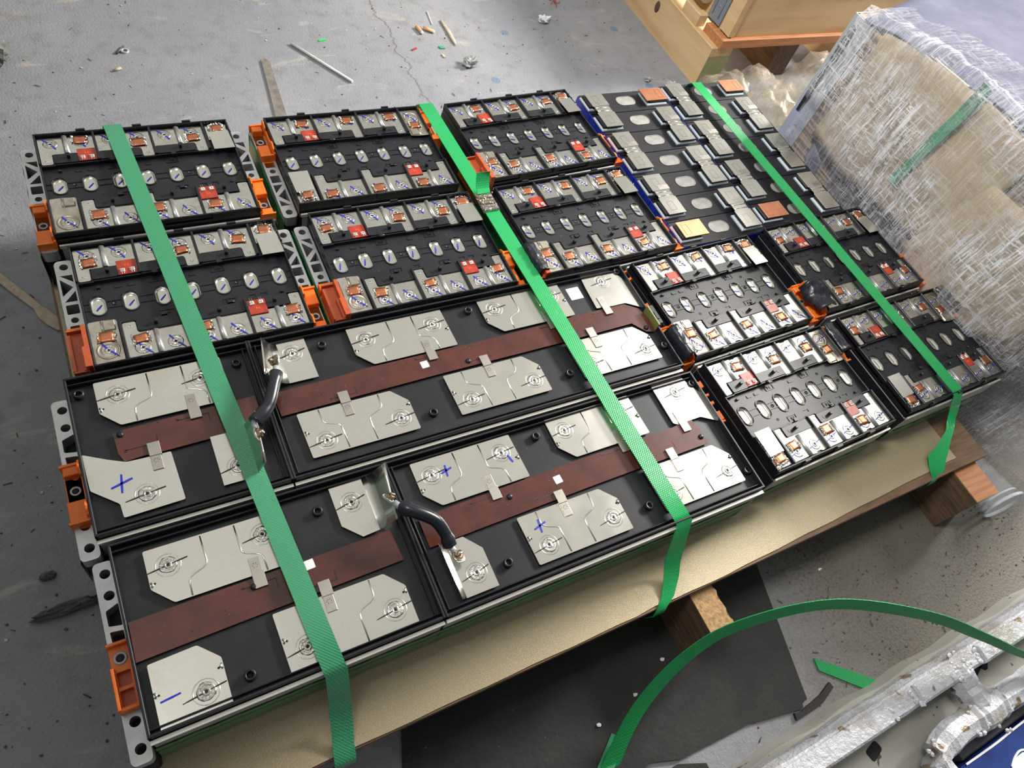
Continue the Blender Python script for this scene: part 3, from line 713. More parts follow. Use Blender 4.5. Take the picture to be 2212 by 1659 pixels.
def add_bar(t, Z, x, y, flip, tabx=None, w_=.161, d_=.074, welds=None, **k):
    ws = welds if welds is not None else ([(.024, -.026), (.137, -.025)] if not flip else [(.026, -.052), (.139, -.049)])
    b = obj('busbar', long_bar(w_, d_, flip, ws, tabx, **k), t, (Z[0] + x, Z[1] + y, Z[2]))
    if tabx is not None:
        o = obj('bridge_tab', cached('tab%d' % flip, lambda: tab_g(flip)), b, (tabx, -d_ + .012 if not flip else -.010, .0006)); o['label'] = 'small grey nickel bridge tab'
    return b
def bend_bar(name, P0, fold, ang, welds, t, Z, label):
    """cut plate whose free end is bent upward: P0 outline (plan), fold x where it bends, ang = (angle, side)"""
    g = G(NICL); z = -.0075
    flat = [p for p in P0]
    g.prism(flat, z - .0015, z)
    side, L, ya, yb, A, twist = ang
    n = 7; V = []
    for i in range(n + 1):
        s = L * i / n; th = A * min(1, i / 3.0)
        if i == 0: px, pz = 0, 0
        else:
            px += L / n * math.cos(th); pz += L / n * math.sin(th)
        row = []
        for j in range(5):
            v_ = j / 4; y = ya + (yb - ya) * v_; k = 1 + twist * (v_ - .5) * (i / n)
            row.append((fold + side * px * k, y - .004 * (i / n) * twist, z + pz * k))
        V.append(row)
    top = [[g.v((x, y, zz)) for x, y, zz in r] for r in V]; bt = [[g.v((x, y, zz - .0014)) for x, y, zz in r] for r in V]
    for i in range(n):
        for j in range(4):
            g.face([top[i][j], top[i + 1][j], top[i + 1][j + 1], top[i][j + 1]], True); g.face([bt[i][j], bt[i][j + 1], bt[i + 1][j + 1], bt[i + 1][j]], True)
    for i in range(n): g.face([top[i][0], bt[i][0], bt[i + 1][0], top[i + 1][0]]); g.face([top[i][4], top[i + 1][4], bt[i + 1][4], bt[i][4]])
    for j in range(4): g.face([top[n][j], bt[n][j], bt[n][j + 1], top[n][j + 1]])
    for x, y in welds:
        weld(g, x, y, z, 1.0, .12); g.lathe([(.0150, 0), (.0147, .0003), (.0140, .0003), (.0137, 0)], (x, y, z), 24, cap=False)
        g.use(INKK); g.stroke((x - .024, y - .005), (x - .004, y - .0008), .0018, z + .0005); g.stroke((x + .004, y + .0005), (x + .020, y + .005), .0018, z + .0005); g.use(NICL)
    o = obj('busbar', g, t, Z); o['label'] = label
    return o
def flex(t, Z, P, rivets, labels, slots, dots=()):
    g = G(FPC); z = -.0080
    g.prism(P, z - .0012, z)
    g.use(FPCD)
    for x, y, up in slots:
        s = 1 if up else -1
        g.box(x - .030, y - s * .0006, z, x + .010, y + s * .0006, z + .0004); g.box(x + .009, y, z, x + .0102, y + s * .012, z + .0004); g.prism(circ(x - .030, y - s * .001, .0020, 8), z, z + .0004)
    for x, y in dots: g.prism(circ(x, y, .0010, 8), z, z + .0004)
    o = obj('flex_strip', g, t, Z); o['label'] = 'red-brown flexible circuit strip'
    for x, y in rivets:
        r = obj('rivet', cached('rivet', lambda: G(BLK).lathe([(.0046, 0), (.0042, .0018), (.0026, .0030), (.0008, .0034)], (0, 0, 0), 14)), o, (x, y, z))
    for x, y, rz in labels:
        l = obj('label_sticker', cached('label', lambda: label_g(.0062)), o, (x, y, z), rz); l['label'] = 'tiny white paper sticker'
    return o
def label_g(h):
    g = G(LAB); g.prism(rrect(-h, -h, h, h, .0008, 2), 0, .0003)
    return g

# ---- row A (far) and row B (near)
A1, ZA1 = long_module('short left end piece of the far long module, blue plus mark on its end plate', -.0270, .2125, -.4862, -.7225, [(-.013, -.511), (.190, -.515)], False, True)
A2, ZA2 = long_module('long right piece of the far long module, six whole plates and white code label', .2130, .8915, -.4862, -.7225, [(.316, -.516), (.436, -.678), (.567, -.511), (.682, -.675), (.881, -.497), (.8825, -.671)], True, False)
B1, ZB1 = long_module('left piece of the near long module at the front left corner of the stack', -.0165, .3340, -.7365, -.9680, [(.097, -.943), (.229, -.774)], False, True, True)
B2, ZB2 = long_module('right piece of the near long module, several blue plus marks on its plates', .3346, .8955, -.7365, -.9680, [(.445, -.930), (.572, -.764), (.887, -.757), (.690, -.927), (.8885, -.931)], True, False)
add_bar(A1, ZA1, .006, -.4985, False, .112, w_=.164, welds=[(.026, -.0255), (.132, -.028)])
o = obj('busbar', long_bar(.1, .074, False, [(.061, -.054)], None, outline=[(-.0015, .024), (.026, .008), (.046, -.002), (.070, -.003), (.077, -.003), (.100, -.003), (.1025, -.076), (.030, -.078), (.029, -.058), (0, -.030)], plus=[('+', .036, -.031, .013)], notch=False), A1, (ZA1[0] - .0225, ZA1[1] - .6270, ZA1[2])); o['label'] = 'end plate with blue plus mark, folded over the edge'
obj('bridge_tab', cached('tab1', lambda: tab_g(True)), o, (.081, -.012, .0006))
bend_bar('b', [(.128, -.624), (.160, -.624), (.160, -.700), (.128, -.700)], .160, (1, .050, -.700, -.624, 1.15, .2), [(.152, -.677)], A1, ZA1, 'cut plate bent upright beside the seam')
bend_bar('b', [(.252, -.4965), (.294, -.4965), (.295, -.570), (.252, -.570)], .252, (-1, .042, -.570, -.4965, .95, -.5), [(.2700, -.520)], A2, ZA2, 'cut plate bent up at the seam with a bolt')
add_bar(A2, ZA2, .3595, -.4975, False, .113)
add_bar(A2, ZA2, .5885, -.4935, False, .110)
o = obj('busbar', long_bar(.1, .074, False, [(.036, -.024)], None, outline=[(0, 0), (.062, 0), (.072, -.010), (.088, -.040), (.0935, -.103), (.056, -.080), (.025, -.080), (.018, -.078), (-.005, -.078), (-.003, -.03)], notch=False), A2, (ZA2[0] + .8035, ZA2[1] - .4875, ZA2[2])); o['label'] = 'end plate folded over the right edge'
obj('bridge_tab', cached('tab0', lambda: tab_g(False)), o, (.012, -.066, .0006))
add_bar(A2, ZA2, .2475, -.6235, True, .070)
add_bar(A2, ZA2, .4770, -.6215, True, .075)
add_bar(A2, ZA2, .7050, -.6190, True, .055)
flex(A1, ZA1, [(.016, -.5840), (.030, -.5805), (.200, -.5760), (.2010, -.6200), (.140, -.6260), (.060, -.6270), (.045, -.6260), (.022, -.6280), (.017, -.6140)], [(.0240, -.5870)], [], [(.125, -.5860, False), (.056, -.6120, True)], [(.071, -.582)])
flex(A2, ZA2, [(.2240, -.5800), (.330, -.5775), (.360, -.5745), (.600, -.5745), (.790, -.5690), (.8560, -.5690), (.8790, -.5850), (.8865, -.6120), (.8830, -.6400), (.8660, -.6350), (.8480, -.6120), (.700, -.6150), (.480, -.6160), (.2260, -.6200)], [(.5260, -.6060), (.8700, -.6280)], [(.4560, -.5930, .05)], [(.330, -.612, True), (.475, -.581, False), (.556, -.607, True), (.706, -.578, False), (.765, -.606, True), (.815, -.574, False)], [(.29, -.60), (.43, -.583), (.50, -.604), (.64, -.588)])
add_bar(B1, ZB1, .0180, -.7560, False, .118, w_=.160)
bend_bar('b', [(.252, -.748), (.298, -.747), (.298, -.826), (.274, -.828), (.252, -.805)], .298, (1, .040, -.826, -.747, .95, .35), [(.275, -.776)], B1, ZB1, 'cut plate bent upright at the seam')
o = add_bar(B1, ZB1, -.0030, -.8880, True, None, w_=.076, d_=.078, welds=[(.052, -.054)], outline=[(0, 0), (.076, 0), (.076, -.076), (.022, -.078), (0, -.055)], plus=[('-', .016, -.046, .011)]); o['label'] = 'end plate with a short blue dash'
add_bar(B1, ZB1, .1405, -.8845, True, .066, w_=.162, d_=.076)
flex(B1, ZB1, [(-.0120, -.8350), (.310, -.8310), (.3130, -.8760), (.100, -.8800), (-.0130, -.8830)], [(.128, -.8440)], [(.1980, -.8400, .05)], [(.145, -.8420, False), (.215, -.8700, True)], [(.09, -.86), (.24, -.85), (.05, -.87)])
bend_bar('b', [(.372, -.874), (.400, -.874), (.420, -.898), (.420, -.954), (.372, -.954)], .372, (-1, .014, -.954, -.874, .9, .2), [(.398, -.927)], B2, ZB2, 'cut plate bent up at the seam with a bolted lug')
add_bar(B2, ZB2, .3700, -.7480, False, .100, plus=[('+', .047, -.026, .009), ('|', .146, -.038, .007)])
add_bar(B2, ZB2, .5970, -.7430, False, .105)
o = obj('busbar', long_bar(.1, .074, False, [(.038, -.023)], None, outline=[(0, 0), (.066, 0), (.071, -.016), (.088, -.045), (.0915, -.1005), (.056, -.079), (.031, -.079), (.008, -.080), (0, -.075)], notch=False), B2, (ZB2[0] + .8100, ZB2[1] - .7400, ZB2[2])); o['label'] = 'end plate folded over the right edge'
obj('bridge_tab', cached('tab0', lambda: tab_g(False)), o, (.016, -.066, .0006))
add_bar(B2, ZB2, .4860, -.8755, True, .075, plus=[('+', .026, -.022, .010)])
add_bar(B2, ZB2, .7140, -.8710, True, .060)
flex(B2, ZB2, [(.352, -.8290), (.600, -.8220), (.800, -.8215), (.8460, -.8165), (.8520, -.8560), (.850, -.8660), (.620, -.8680), (.352, -.8730)], [(.489, -.8420), (.8440, -.8520)], [(.5720, -.8410, .05)], [(.460, -.8330, False), (.556, -.8600, True), (.690, -.8270, False), (.780, -.8560, True)], [(.53, -.85), (.62, -.838), (.70, -.852)])
lab = obj('label_sticker', label_g(.0130), A2, (ZA2[0] + .7770, ZA2[1] - .5210, ZA2[2] - .0123), .0); lab['label'] = 'blank white sticker on black plastic'
# end plates and orange holders of the long modules
def long_end(y0, y1):
    g = G(ALU); n = y1 - y0; m = -.0105
    hl = [circ(m, y1 - .016, .0060), circ(m, y1 - .044, .0060), roundpoly([(-.0175, y1 - .062), (-.0030, y1 - .056), (-.0030, y1 - .084), (-.0175, y1 - .081)], .0015, 2), roundpoly([(-.0175, y1 - .088), (-.0030, y1 - .090), (-.0030, y1 - .108), (-.0165, y1 - .112)], .0015, 2), circ(m, y1 - .120, .0045, 12), circ(m, y0 + .046, .0060), circ(m, y0 + .016, .0060)]
    g.prism(rrect(-.0225, y0, 0, y1, .006), -.050, -.030, hl); g.use(DARK).prism(rrect(-.0215, y0 + .001, -.0005, y1 - .001, .005), -.106, -.0495)
    return g
obj('end_plate', long_end(-.7370, -.5000), A1, (ZA1[0] - .0275, ZA1[1], ZA1[2]))
obj('end_plate', long_end(-.9850, -.7440), B1, (ZB1[0] - .0172, ZB1[1], ZB1[2]))
o = obj('green_film', cached('end_film', end_film), A1, (ZA1[0] - .0510, ZA1[1] - .5030, ZA1[2])); o = obj('green_film', cached('end_film', end_film), B1, (ZB1[0] - .0405, ZB1[1] - .7480, ZB1[2]))
o = obj('terminal_cover', cached('holder_open', holder_open), A1, (ZA1[0] - .0275, ZA1[1] - .6060, ZA1[2]), PI); o['label'] = 'open orange terminal holder'
def holder_cups():
    g = G(ORG)
    g.prism(rrect(0, 0, .0215, .074, .002, 2), -.050, -.020, [rrect(.0035, .030, .0180, .047, .001, 2), rrect(.0035, .051, .0180, .069, .001, 2)])
    g.box(.001, .001, -.055, .0205, .073, -.038); g.use(RORG).box(.003, .029, -.032, .0185, .070, -.0285); g.use(ORG)
    g.bev(-.0005, -.003, -.050, .0225, .001, -.012, .001); g.bev(.0185, .026, -.050, .0225, .074, -.010, .001); g.bev(0, .071, -.05, .0215, .0755, -.012, .001)
    g.use(STEEL).lathe([(.0075, 0), (.0075, .0010), (.0048, .0010), (.0045, 0)], (.011, .0150, -.0200), 18, cap=False); g.use(DARK).lathe([(.0046, 0), (.0040, .0004)], (.011, .0150, -.0199), 12)
    return g
o = obj('terminal_cover', holder_cups(), B1, (ZB1[0] - .0172, ZB1[1] - .8530, ZB1[2]), PI); o['label'] = 'orange terminal holder with two cups'
def tips(ys):
    g = G(ORG)
    for y, ln in ys:
        M = Matrix.Translation((0, y, 0)) @ Matrix.Rotation(PI / 2, 4, 'X')
        g.prism([(0, -.035), (.009, -.032), (.013, -.010), (.009, -.004), (.006, -.007), (.001, -.006)], 0, ln, M=M)
    g.box(0, ys[-1][0] - .02, -.05, .010, ys[0][0], -.030)
    return g
o = obj('terminal_cover', tips([(-.500, .003), (-.517, .005), (-.580, .022)]), A2, (ZA2[0] + .8917, ZA2[1], ZA2[2])); o['label'] = 'orange terminal holder'
o = obj('terminal_cover', tips([(-.758, .012), (-.784, .004), (-.800, .005), (-.820, .016), (-.838, .003)]), B2, (ZB2[0] + .8957, ZB2[1], ZB2[2])); o['label'] = 'orange terminal holder'
cb = G(mat('olive_board', (.16, .17, .05), .5)); cb.box(.8875, -.636, -.03, .8905, -.592, .006); o = obj('connector_board', cb, A2, ZA2); o['label'] = 'olive circuit board edge'
cc = G(BLK); cc.bev(.892, -.632, -.03, .903, -.590, .002, .001); cc.box(.894, -.622, .002, .899, -.606, .004); obj('connector', cc, A2, ZA2)

# ------------------------------------------------------------------ blue wrapped cell packs (seven cells each)
def cell_g(w_, d_):
    g = G(BLUE); g.bev(0, -d_, -.108, w_, -.0012, -.0150, .002)
    g.use(BLKG); g.prism(rrect(.0008, -d_ + .0006, w_ - .0008, -.0016, .002, 2), -.0152, -.0140)
    return g
def vent_o():
    g = G(VENT); g.prism(rrect(-.0235, -.0130, .0235, .0130, .0125, 6), 0, .0006)
    g.prism(rrect(-.0255, -.0150, .0255, .0150, .0145, 6), 0, .0010, [rrect(-.0238, -.0133, .0238, .0133, .0127, 6)])
    return g
def terminal_g():
    g = G(GASK); g.bev(-.0285, -.0225, 0, .0285, .0225, .0050, .0022); g.use(BLK).bev(-.0260, -.0195, .0045, .0235, .0190, .0110, .002)
    return g
def link_g(two=True):
    """flat busbar with an embossed frame on each pad"""
    g = G(NICL); z = .0112
    def pad(yc):
        g.bev(-.0225, yc - .0235, z, .0225, yc + .0235, z + .0018, .0004)
        g.prism(rect(-.010, yc - .0130, .006, yc + .0120), z + .0018, z + .0022, [rect(-.0088, yc - .0118, .0048, yc + .0108)])
    pad(.0336); pad(-.0336)
    g.bev(-.0190, -.0120, z + .0004, .0200, .0120, z + .0012, .0004)
    g.tube([(-.019, .0050, z + .001), (.020, .0050, z + .001)], .0013, 6); g.tube([(-.019, -.0050, z + .001), (.020, -.0050, z + .001)], .0013, 6)
    g.use(TAB); g.box(-.004, .0120, z + .0018, .0222, .0245, z + .0021)
    return g
def end_link_g(w_=.062, d_=.042):
    g = G(COPB); z = .0112
    g.bev(-w_ / 2, -d_ / 2, z, w_ / 2, d_ / 2, z + .0020, .0004)
    g.prism(rect(-.0235, -.0150, -.0085, .0130), z + .0020, z + .0024, [rect(-.0222, -.0137, -.0098, .0117)])
    return g
def cell_pack(label, x, y, rz, w_, lx, vx, rx):
    t = thing('cell_pack', label, 'battery pack', (x, y, H - T), rz, 'blue wrapped cell packs')
    d_ = .0672
    for i in range(7):
        c = obj('battery_cell', cached('cell%.3f' % w_, lambda: cell_g(w_, d_)), t, (0, -d_ * i, T))
        obj('vent', cached('vent_o', vent_o), c, (vx, -.0325, -.0140))
        for k, tx in enumerate((lx, rx)): obj('terminal', cached('terminal', terminal_g), c, (tx + (-.002 if k == 0 else .002), -.0345, -.0140), PI if (k == 1 and i % 2 == 0) else 0)
    zt = T - .0140
    for i in (0, 2, 4): obj('busbar', cached('link', link_g), t, (lx, -.0336 - d_ * i - .0336, zt))
    for i in (1, 3, 5): obj('busbar', cached('link', link_g), t, (rx, -.0336 - d_ * i - .0336, zt), 0)
    o = obj('busbar', cached('endlink', end_link_g), t, (rx, -.0320, zt), PI); o['label'] = 'bare copper end busbar'
    o = obj('busbar', cached('endlink', end_link_g), t, (lx + .008, -.0335 - d_ * 6, zt)); o['label'] = 'bare copper end busbar'
    return t
cell_pack('blue sided pack of seven black topped cells, left one of the two', 1.0690, .0020, -.0020, .2330, .0285, .1155, .1900)
cell_pack('blue sided pack of seven black topped cells, right one under the right green strap', 1.3050, .0110, -.0100, .2500, .0310, .1200, .2050)

# ------------------------------------------------------------------ jumper cables
def lug(g, M):
    g.use(STEEL); g.prism(rrect(-.008, -.002, .008, .016, .006), -.0009, .0009, [circ(0, .006, .003, 10)], M=M); g.tube([(0, -.002, 0), (0, -.016, .001)], .0046, 10, M=M)
def bolt(g, M):
    g.use(BRASS); g.prism(circ(0, .006, .0066, 6), .0009, .0062, M=M); g.lathe([(.0085, .0006), (.0085, .0016), (.007, .0016)], (0, .006, 0), 18, M=M)
    g.lathe([(.0036, .0062), (.0036, .0095), (.0030, .0102)], (0, .006, 0), 12, M=M)
def cable(label, A, B, mid, ra, rb):
    t = thing('jumper_cable', label, 'cable', (A[0], A[1], H + A[2]), 0, 'black jumper cables bolted across the seams')
    a = Vector((0, 0, 0)); b = Vector(B) - Vector(A); m = [Vector(p) - Vector(A) for p in mid]
    Ma = Matrix.Translation(a) @ ra; Mb = Matrix.Translation(b) @ rb
    ea, eb = Ma @ Vector((0, -.014, .001)), Mb @ Vector((0, -.014, .001))
    P = [ea] + m + [eb]; L = []
    for i in range(len(P) - 1):                                     # smooth the path
        p0, p1, p2, p3 = P[max(i - 1, 0)], P[i], P[i + 1], P[min(i + 2, len(P) - 1)]
        for k in range(6):
            u = k / 6; L.append(.5 * ((2 * p1) + (p2 - p0) * u + (2 * p0 - 5 * p1 + 4 * p2 - p3) * u * u + (3 * p1 - p0 - 3 * p2 + p3) * u ** 3))
    L.append(P[-1])
    r = [.0102 if (i < 5 or i > len(L) - 6) else .0088 for i in range(len(L))]
    g = G(CABLE); g.tube(L, r, 14); obj('sleeve', g, t)
    for M in (Ma, Mb):
        g = G(STEEL); lug(g, M); o = obj('cable_lug', g, t); o['label'] = 'metal cable lug'
        g = G(BRASS); bolt(g, M); o = obj('bolt', g, t); o['label'] = 'brassy hex bolt'
    return t
def RX(x=0, y=0, z=0): return Matrix.Rotation(z, 4, 'Z') @ Matrix.Rotation(y, 4, 'Y') @ Matrix.Rotation(x, 4, 'X')
cable('black jumper cable across the seam of the far long module beside the left strap', (.2360, -.5560, .026), (.1830, -.6530, .030), [(.2240, -.590, .030), (.2080, -.620, .030)], RX(.2, -.9, -.35), RX(.3, -1.1, PI - .35))
cable('black jumper cable curving across the seam of the near long module', (.3180, -.8080, .030), (.3770, -.8960, .006), [(.338, -.832, .036), (.362, -.850, .028), (.372, -.868, .014)], RX(.0, .9, .55), RX(.25, -.3, PI + .1))

# ------------------------------------------------------------------ green straps over the stack
def lerp(a, b, t): return tuple(a[i] + (b[i] - a[i]) * t for i in range(3))
def strap(label, group, x0, y0, x1, y1, hw, m, front, back=True, sag=0.0):
    t = thing('packing_strap', label, 'strap', (x0, y0, H), 0, group)
    P = []
    X = Vector((hw, 0, 0))
    if back: P += [((x0 - .004, y0 + .034, -.132), X), ((x0 - .003, y0 + .022, -.06), X), ((x0 - .001, y0 + .009, -.006), X)]
    n = 14
    for i in range(n + 1):
        u = i / n; P.append(((x0 + (x1 - x0) * u, y0 + (y1 - y0) * u, .0026 - sag * math.sin(PI * u)), X))
    P += front
    g = G(m); g.ribbon([((c[0] - x0, c[1] - y0, c[2]), v) for c, v in P], .0013)
    obj('band', g, t)
    return t
GS = 'green straps tied round the whole stack'
hw = .0138
strap('left green strap lying across the two left modules and both long modules', GS, .1190, .0040, .1862, -.9700, hw, STRAP,
      [((.1880, -.9785, -.004), (hw, 0, 0)), ((.1880, -.9980, -.055), (hw, 0, .001)), ((.1865, -1.0100, -.080), (.0145, -.001, -.001)), ((.1840, -1.0260, -.090), (.0135, -.002, .002)), ((.1790, -1.0500, -.1065), (.0138, 0, -.001)), ((.1770, -1.0640, -.1085), (hw, 0, 0)), ((.1765, -1.0690, -.125), (hw, 0, 0)), ((.176, -1.062, -.150), (hw, 0, 0))])
hw2 = .0148
s2 = strap('middle green strap with a crimped metal seal, tail end sticking up', GS, .6905, -.0060, .7235, -.9580, hw2, STRAPT,
      [((.7275, -.9710, -.004), (hw2, 0, 0)), ((.7290, -.9880, -.050), (hw2, -.002, 0)), ((.7260, -1.0050, -.085), (.0135, -.004, 0)), ((.7190, -1.0230, -.0980), (.0125, -.004, 0)), ((.7000, -1.0480, -.1070), (.0115, -.002, 0)), ((.6830, -1.0590, -.1090), (.0110, 0, 0)), ((.680, -1.0640, -.122), (.0110, 0, 0)), ((.680, -1.058, -.150), (.011, 0, 0))])
g = G(STEEL)
g.use(mat('crimped_seal_metal', (.62, .60, .57), .25, 1, col2=(.38, .28, .20), vs=60, bump=(110, .9, .004)))
for k in range(6):
    u = k / 6; y = -.268 - .046 * u
    g.bev(-.0165 + .0012 * (k % 2), y - .0080, .0022, .0165 - .0012 * (k % 2), y, .0062 + .0016 * (k % 2), .0014)
g.box(-.0168, -.3145, -.0008, .0168, -.268, .0024)
o = obj('seal', g, s2, (.0098, .006, .001)); o['label'] = 'crimped metal strap seal'
g = G(STRAPT); g.ribbon([((.0110, -.2660, .0075), (.0135, 0, 0)), ((.0120, -.2560, .0120), (.0135, 0, 0)), ((.0140, -.2460, .0230), (.0138, 0, 0)), ((.0150, -.2400, .0360), (.0140, 0, 0))], .0012)
o = obj('tail', g, s2); o['label'] = 'cut strap tail sticking up'
strap('right green strap, twisted where it meets the board edge at the front right', GS, 1.4035, -.0080, 1.4260, -.9330, .0142, STRAPT,
      [((1.4300, -.9430, -.004), (.0138, 0, 0)), ((1.4400, -.9540, -.030), (.0125, -.002, .001)), ((1.4640, -.9700, -.076), (.0050, -.002, .006)), ((1.4480, -.9860, -.080), (.007, -.002, .004)), ((1.4150, -1.0090, -.092), (.011, -.006, .002)), ((1.3900, -1.0230, -.1000), (.018, -.010, .000)), ((1.3780, -1.0400, -.1060), (.016, -.008, -.001)), ((1.3680, -1.0560, -.1130), (.014, .001, -.002)), ((1.3640, -1.0600, -.130), (.012, 0, 0)), ((1.365, -1.055, -.150), (.012, 0, 0))])

# ------------------------------------------------------------------ board, sheet, stringers
g = G(CHIP); g.use(WOODB); g.bev(-.030, -1.0570, 0, 1.530, .052, .0185, .0006)
b = g.mesh('baseboard')
o = obj('base_board', b, None, (0, 0, H - .1295)); tag(o, 'brown fibreboard base under the whole battery stack, edge showing in front', 'board')
g = G(GOLD); n = 40
L = [(-.026, .048), (1.446, .048), (1.446, -.70), (1.447, -1.0370)] + [(1.447 - 1.473 * k / n, -1.0370 - .0175 * min(1, k / 17) + .0006 * math.sin(k * 1.7) + (.003 if 20 < k < 22 else 0)) for k in range(1, n + 1)]
g.prism(L, 0, .0024)
tag(obj('golden_sheet', g, None, (0, 0, H - .1110)), 'golden satin sheet lying on the base board under the modules', 'sheet')
def stringer(x0, x1, y0, label, tan):
    t = G(WOODD); t.box(x0, y0, 0, x1, .04, .1215)  # dark body paints in the side shade; a lighter lit top follows
    g = t; g.use(WOODT if tan else WOODO)
    P = [(x0 + .001, y0 + .0005)] + ([(x0 + (x1 - x0) * .99 + (.003 * math.sin(k * 2.3)), y0 + .08 * k / 8) for k in range(9)] if tan else [(x1, y0), (x1, y0 + .09)]) + [(x0 + .001, y0 + .09)]
    if not tan: P = [(x0 + .002, y0 + .0005)] + [(x1, y0), (x1, y0 + .09), (x0 + .002, y0 + .09)]
    g.prism(P, .1212, .1222)
    return tag(obj('wood_stringer', g), label, 'wooden beam', 'wooden stringers carrying the base board')
stringer(.751, .799, -1.1285, 'wooden stringer with torn tan top poking out under the middle strap', True)
stringer(1.440, 1.513, -1.1285, 'wide wooden stringer poking out at the front right corner of the board', False)

# ------------------------------------------------------------------ floor
g = G(floor_mat()); g.box(-3.0, -3.5, -.05, 5.5, 4.5, 0)
fl = obj('floor', g); fl['kind'] = 'structure'
def flat(name, label, cat, P, z0, z1, m, group=None):
    cx = sum(p[0] for p in P) / len(P); cy = sum(p[1] for p in P) / len(P)
    return tag(obj(name, G(m).prism([(p[0] - cx, p[1] - cy) for p in P], 0, z1 - z0), None, (cx, cy, z0)), label, cat, group)
flat('rubber_mat', 'black rubber mat on the floor partly under the front of the board', 'mat', [(.30, -.98), (1.005, -.98), (.930, -1.281), (.918, -1.281), (.914, -1.290), (.800, -1.268), (.660, -1.262), (.610, -1.245), (.560, -1.262), (.20, -1.262)], 0, .006, RUB)
flat('rubber_mat', 'second black mat piece at the bottom edge below the loose strap', 'mat', [(.40, -1.275), (.655, -1.2665), (.700, -1.285), (.700, -1.345), (.40, -1.35)], 0, .005, RUB)
flat('rubber_strip', 'torn black rubber strip beside the white casting', 'scrap', [(.893, -1.289), (.905, -1.292), (.960, -1.285), (.990, -1.276), (.992, -1.286), (.955, -1.298), (.890, -1.300)], .0, .006, RUB)

# ------------------------------------------------------------------ loose strap and cut ends
def catmull(P, n=6):
    P = [Vector(p) for p in P]; L = []
    for i in range(len(P) - 1):
        p0, p1, p2, p3 = P[max(i - 1, 0)], P[i], P[i + 1], P[min(i + 2, len(P) - 1)]
        for k in range(n):
            u = k / n; L.append(.5 * ((2 * p1) + (p2 - p0) * u + (2 * p0 - 5 * p1 + 4 * p2 - p3) * u * u + (3 * p1 - p0 - 3 * p2 + p3) * u ** 3))
    return L + [P[-1]]
arc = catmull([(.510, -1.258, .004), (.548, -1.224, .006), (.614, -1.170, .052), (.696, -1.136, .112), (.781, -1.131, .162), (.924, -1.165, .202), (1.073, -1.243, .202), (1.180, -1.313, .172), (1.281, -1.377, .132), (1.40, -1.45, .10)])
cen = Vector((.86, -1.42, .10)); L = []
for i, p in enumerate(arc):
    d = (arc[min(i + 1, len(arc) - 1)] - arc[max(i - 1, 0)]).normalized()
    inw = (cen - p); inw -= d * inw.dot(d); inw.normalize(); nv = d.cross(inw).normalized()
    u = i / (len(arc) - 1); h = (inw * (.62 + .25 * (1 - u) - .45 * u) + nv * (.35 + .5 * u)).normalized() * .0145
    L.append((p, h))
org = arc[0]
tag(obj('loose_strap', G(STRAPD).ribbon([(p - org, h) for p, h in L], .0012), None, org), 'loose green strap arching through the air over the black mat and white casting', 'strap')
flat('strap_scrap', 'cut green strap end lying left of the arching strap on the black mat', 'strap', [(.574, -1.1835), (.5905, -1.1990), (.545, -1.2340), (.5260, -1.2180)], .0068, .008, STRAP)
flat('strap_scrap', 'cut green strap end sticking out from under the white casting', 'strap', [(.9905, -1.2320), (.9860, -1.2530), (1.080, -1.340), (1.100, -1.325)], .0008, .003, STRAPD)

# ------------------------------------------------------------------ white casting at the bottom right
t = thing('white_casting', 'dirty white welded metal frame at the bottom right of the floor', 'metal frame', (.70, -1.32, 0))
O = Vector((.70, -1.32, 0))
def wb(*P): return [Vector(p) - O for p in P]
g = G(WHITE); n = 26
for k in range(1):
    pts = [(.66, .0), (1.72, .0)]
prof = [(-1.3185, .040), (-1.3190, .078), (-1.3260, .097), (-1.3330, .1035), (-1.3560, .1035), (-1.3610, .098), (-1.3610, .040), (-1.3600, .004)]
rings = []
rnd = random.Random(4)
for i in range(n + 1):
    x = .62 + 1.15 * i / n; dz = rnd.uniform(-.0016, .0016); dy = rnd.uniform(-.0012, .0012)
    rings.append([g.v(Vector((x, y + dy * (z > .02), z + (dz if z > .05 else 0))) - O) for y, z in prof])
for a, b in zip(rings, rings[1:]):
    for k in range(len(prof) - 1): g.face([a[k], a[k + 1], b[k + 1], b[k]])
    g.face([a[-1], a[0], b[0], b[-1]])
g.face(rings[0]); g.face(rings[-1][::-1])
rr_ = random.Random(12)
for xa_, xb_ in ((.76, .985), (1.055, 1.15), (1.225, 1.52)): g.bev(*(Vector((xa_, -1.362, .098)) - O), *(Vector((xb_, -1.330, .1085)) - O), .004)
for xw in (.99, 1.05, 1.155, 1.19, 1.222):
    for k in range(9): g.blob(Vector((xw + rr_.uniform(-.008, .008), -1.350 + rr_.uniform(-.012, .016), .1035)) - O, .0042, .0042, .0026, 1, .25, k)
obj('main_beam', g, t)
sk = G(WHITED); LL = []
for i in range(41):
    x = .60 + 1.17 * i / 40; LL.append(((Vector((x, -1.3135 + .0025 * math.sin(i * 1.1), .0225)) - O), (0, -.0035, .0225)))
sk.ribbon(LL, .0025); sk.ribbon([(p + Vector((0, -.006, .028)), (0, -.004, .009)) for p, h in LL], .002)
o = obj('skirt', sk, t); o['label'] = 'dirty grey-white lower skirt strip'
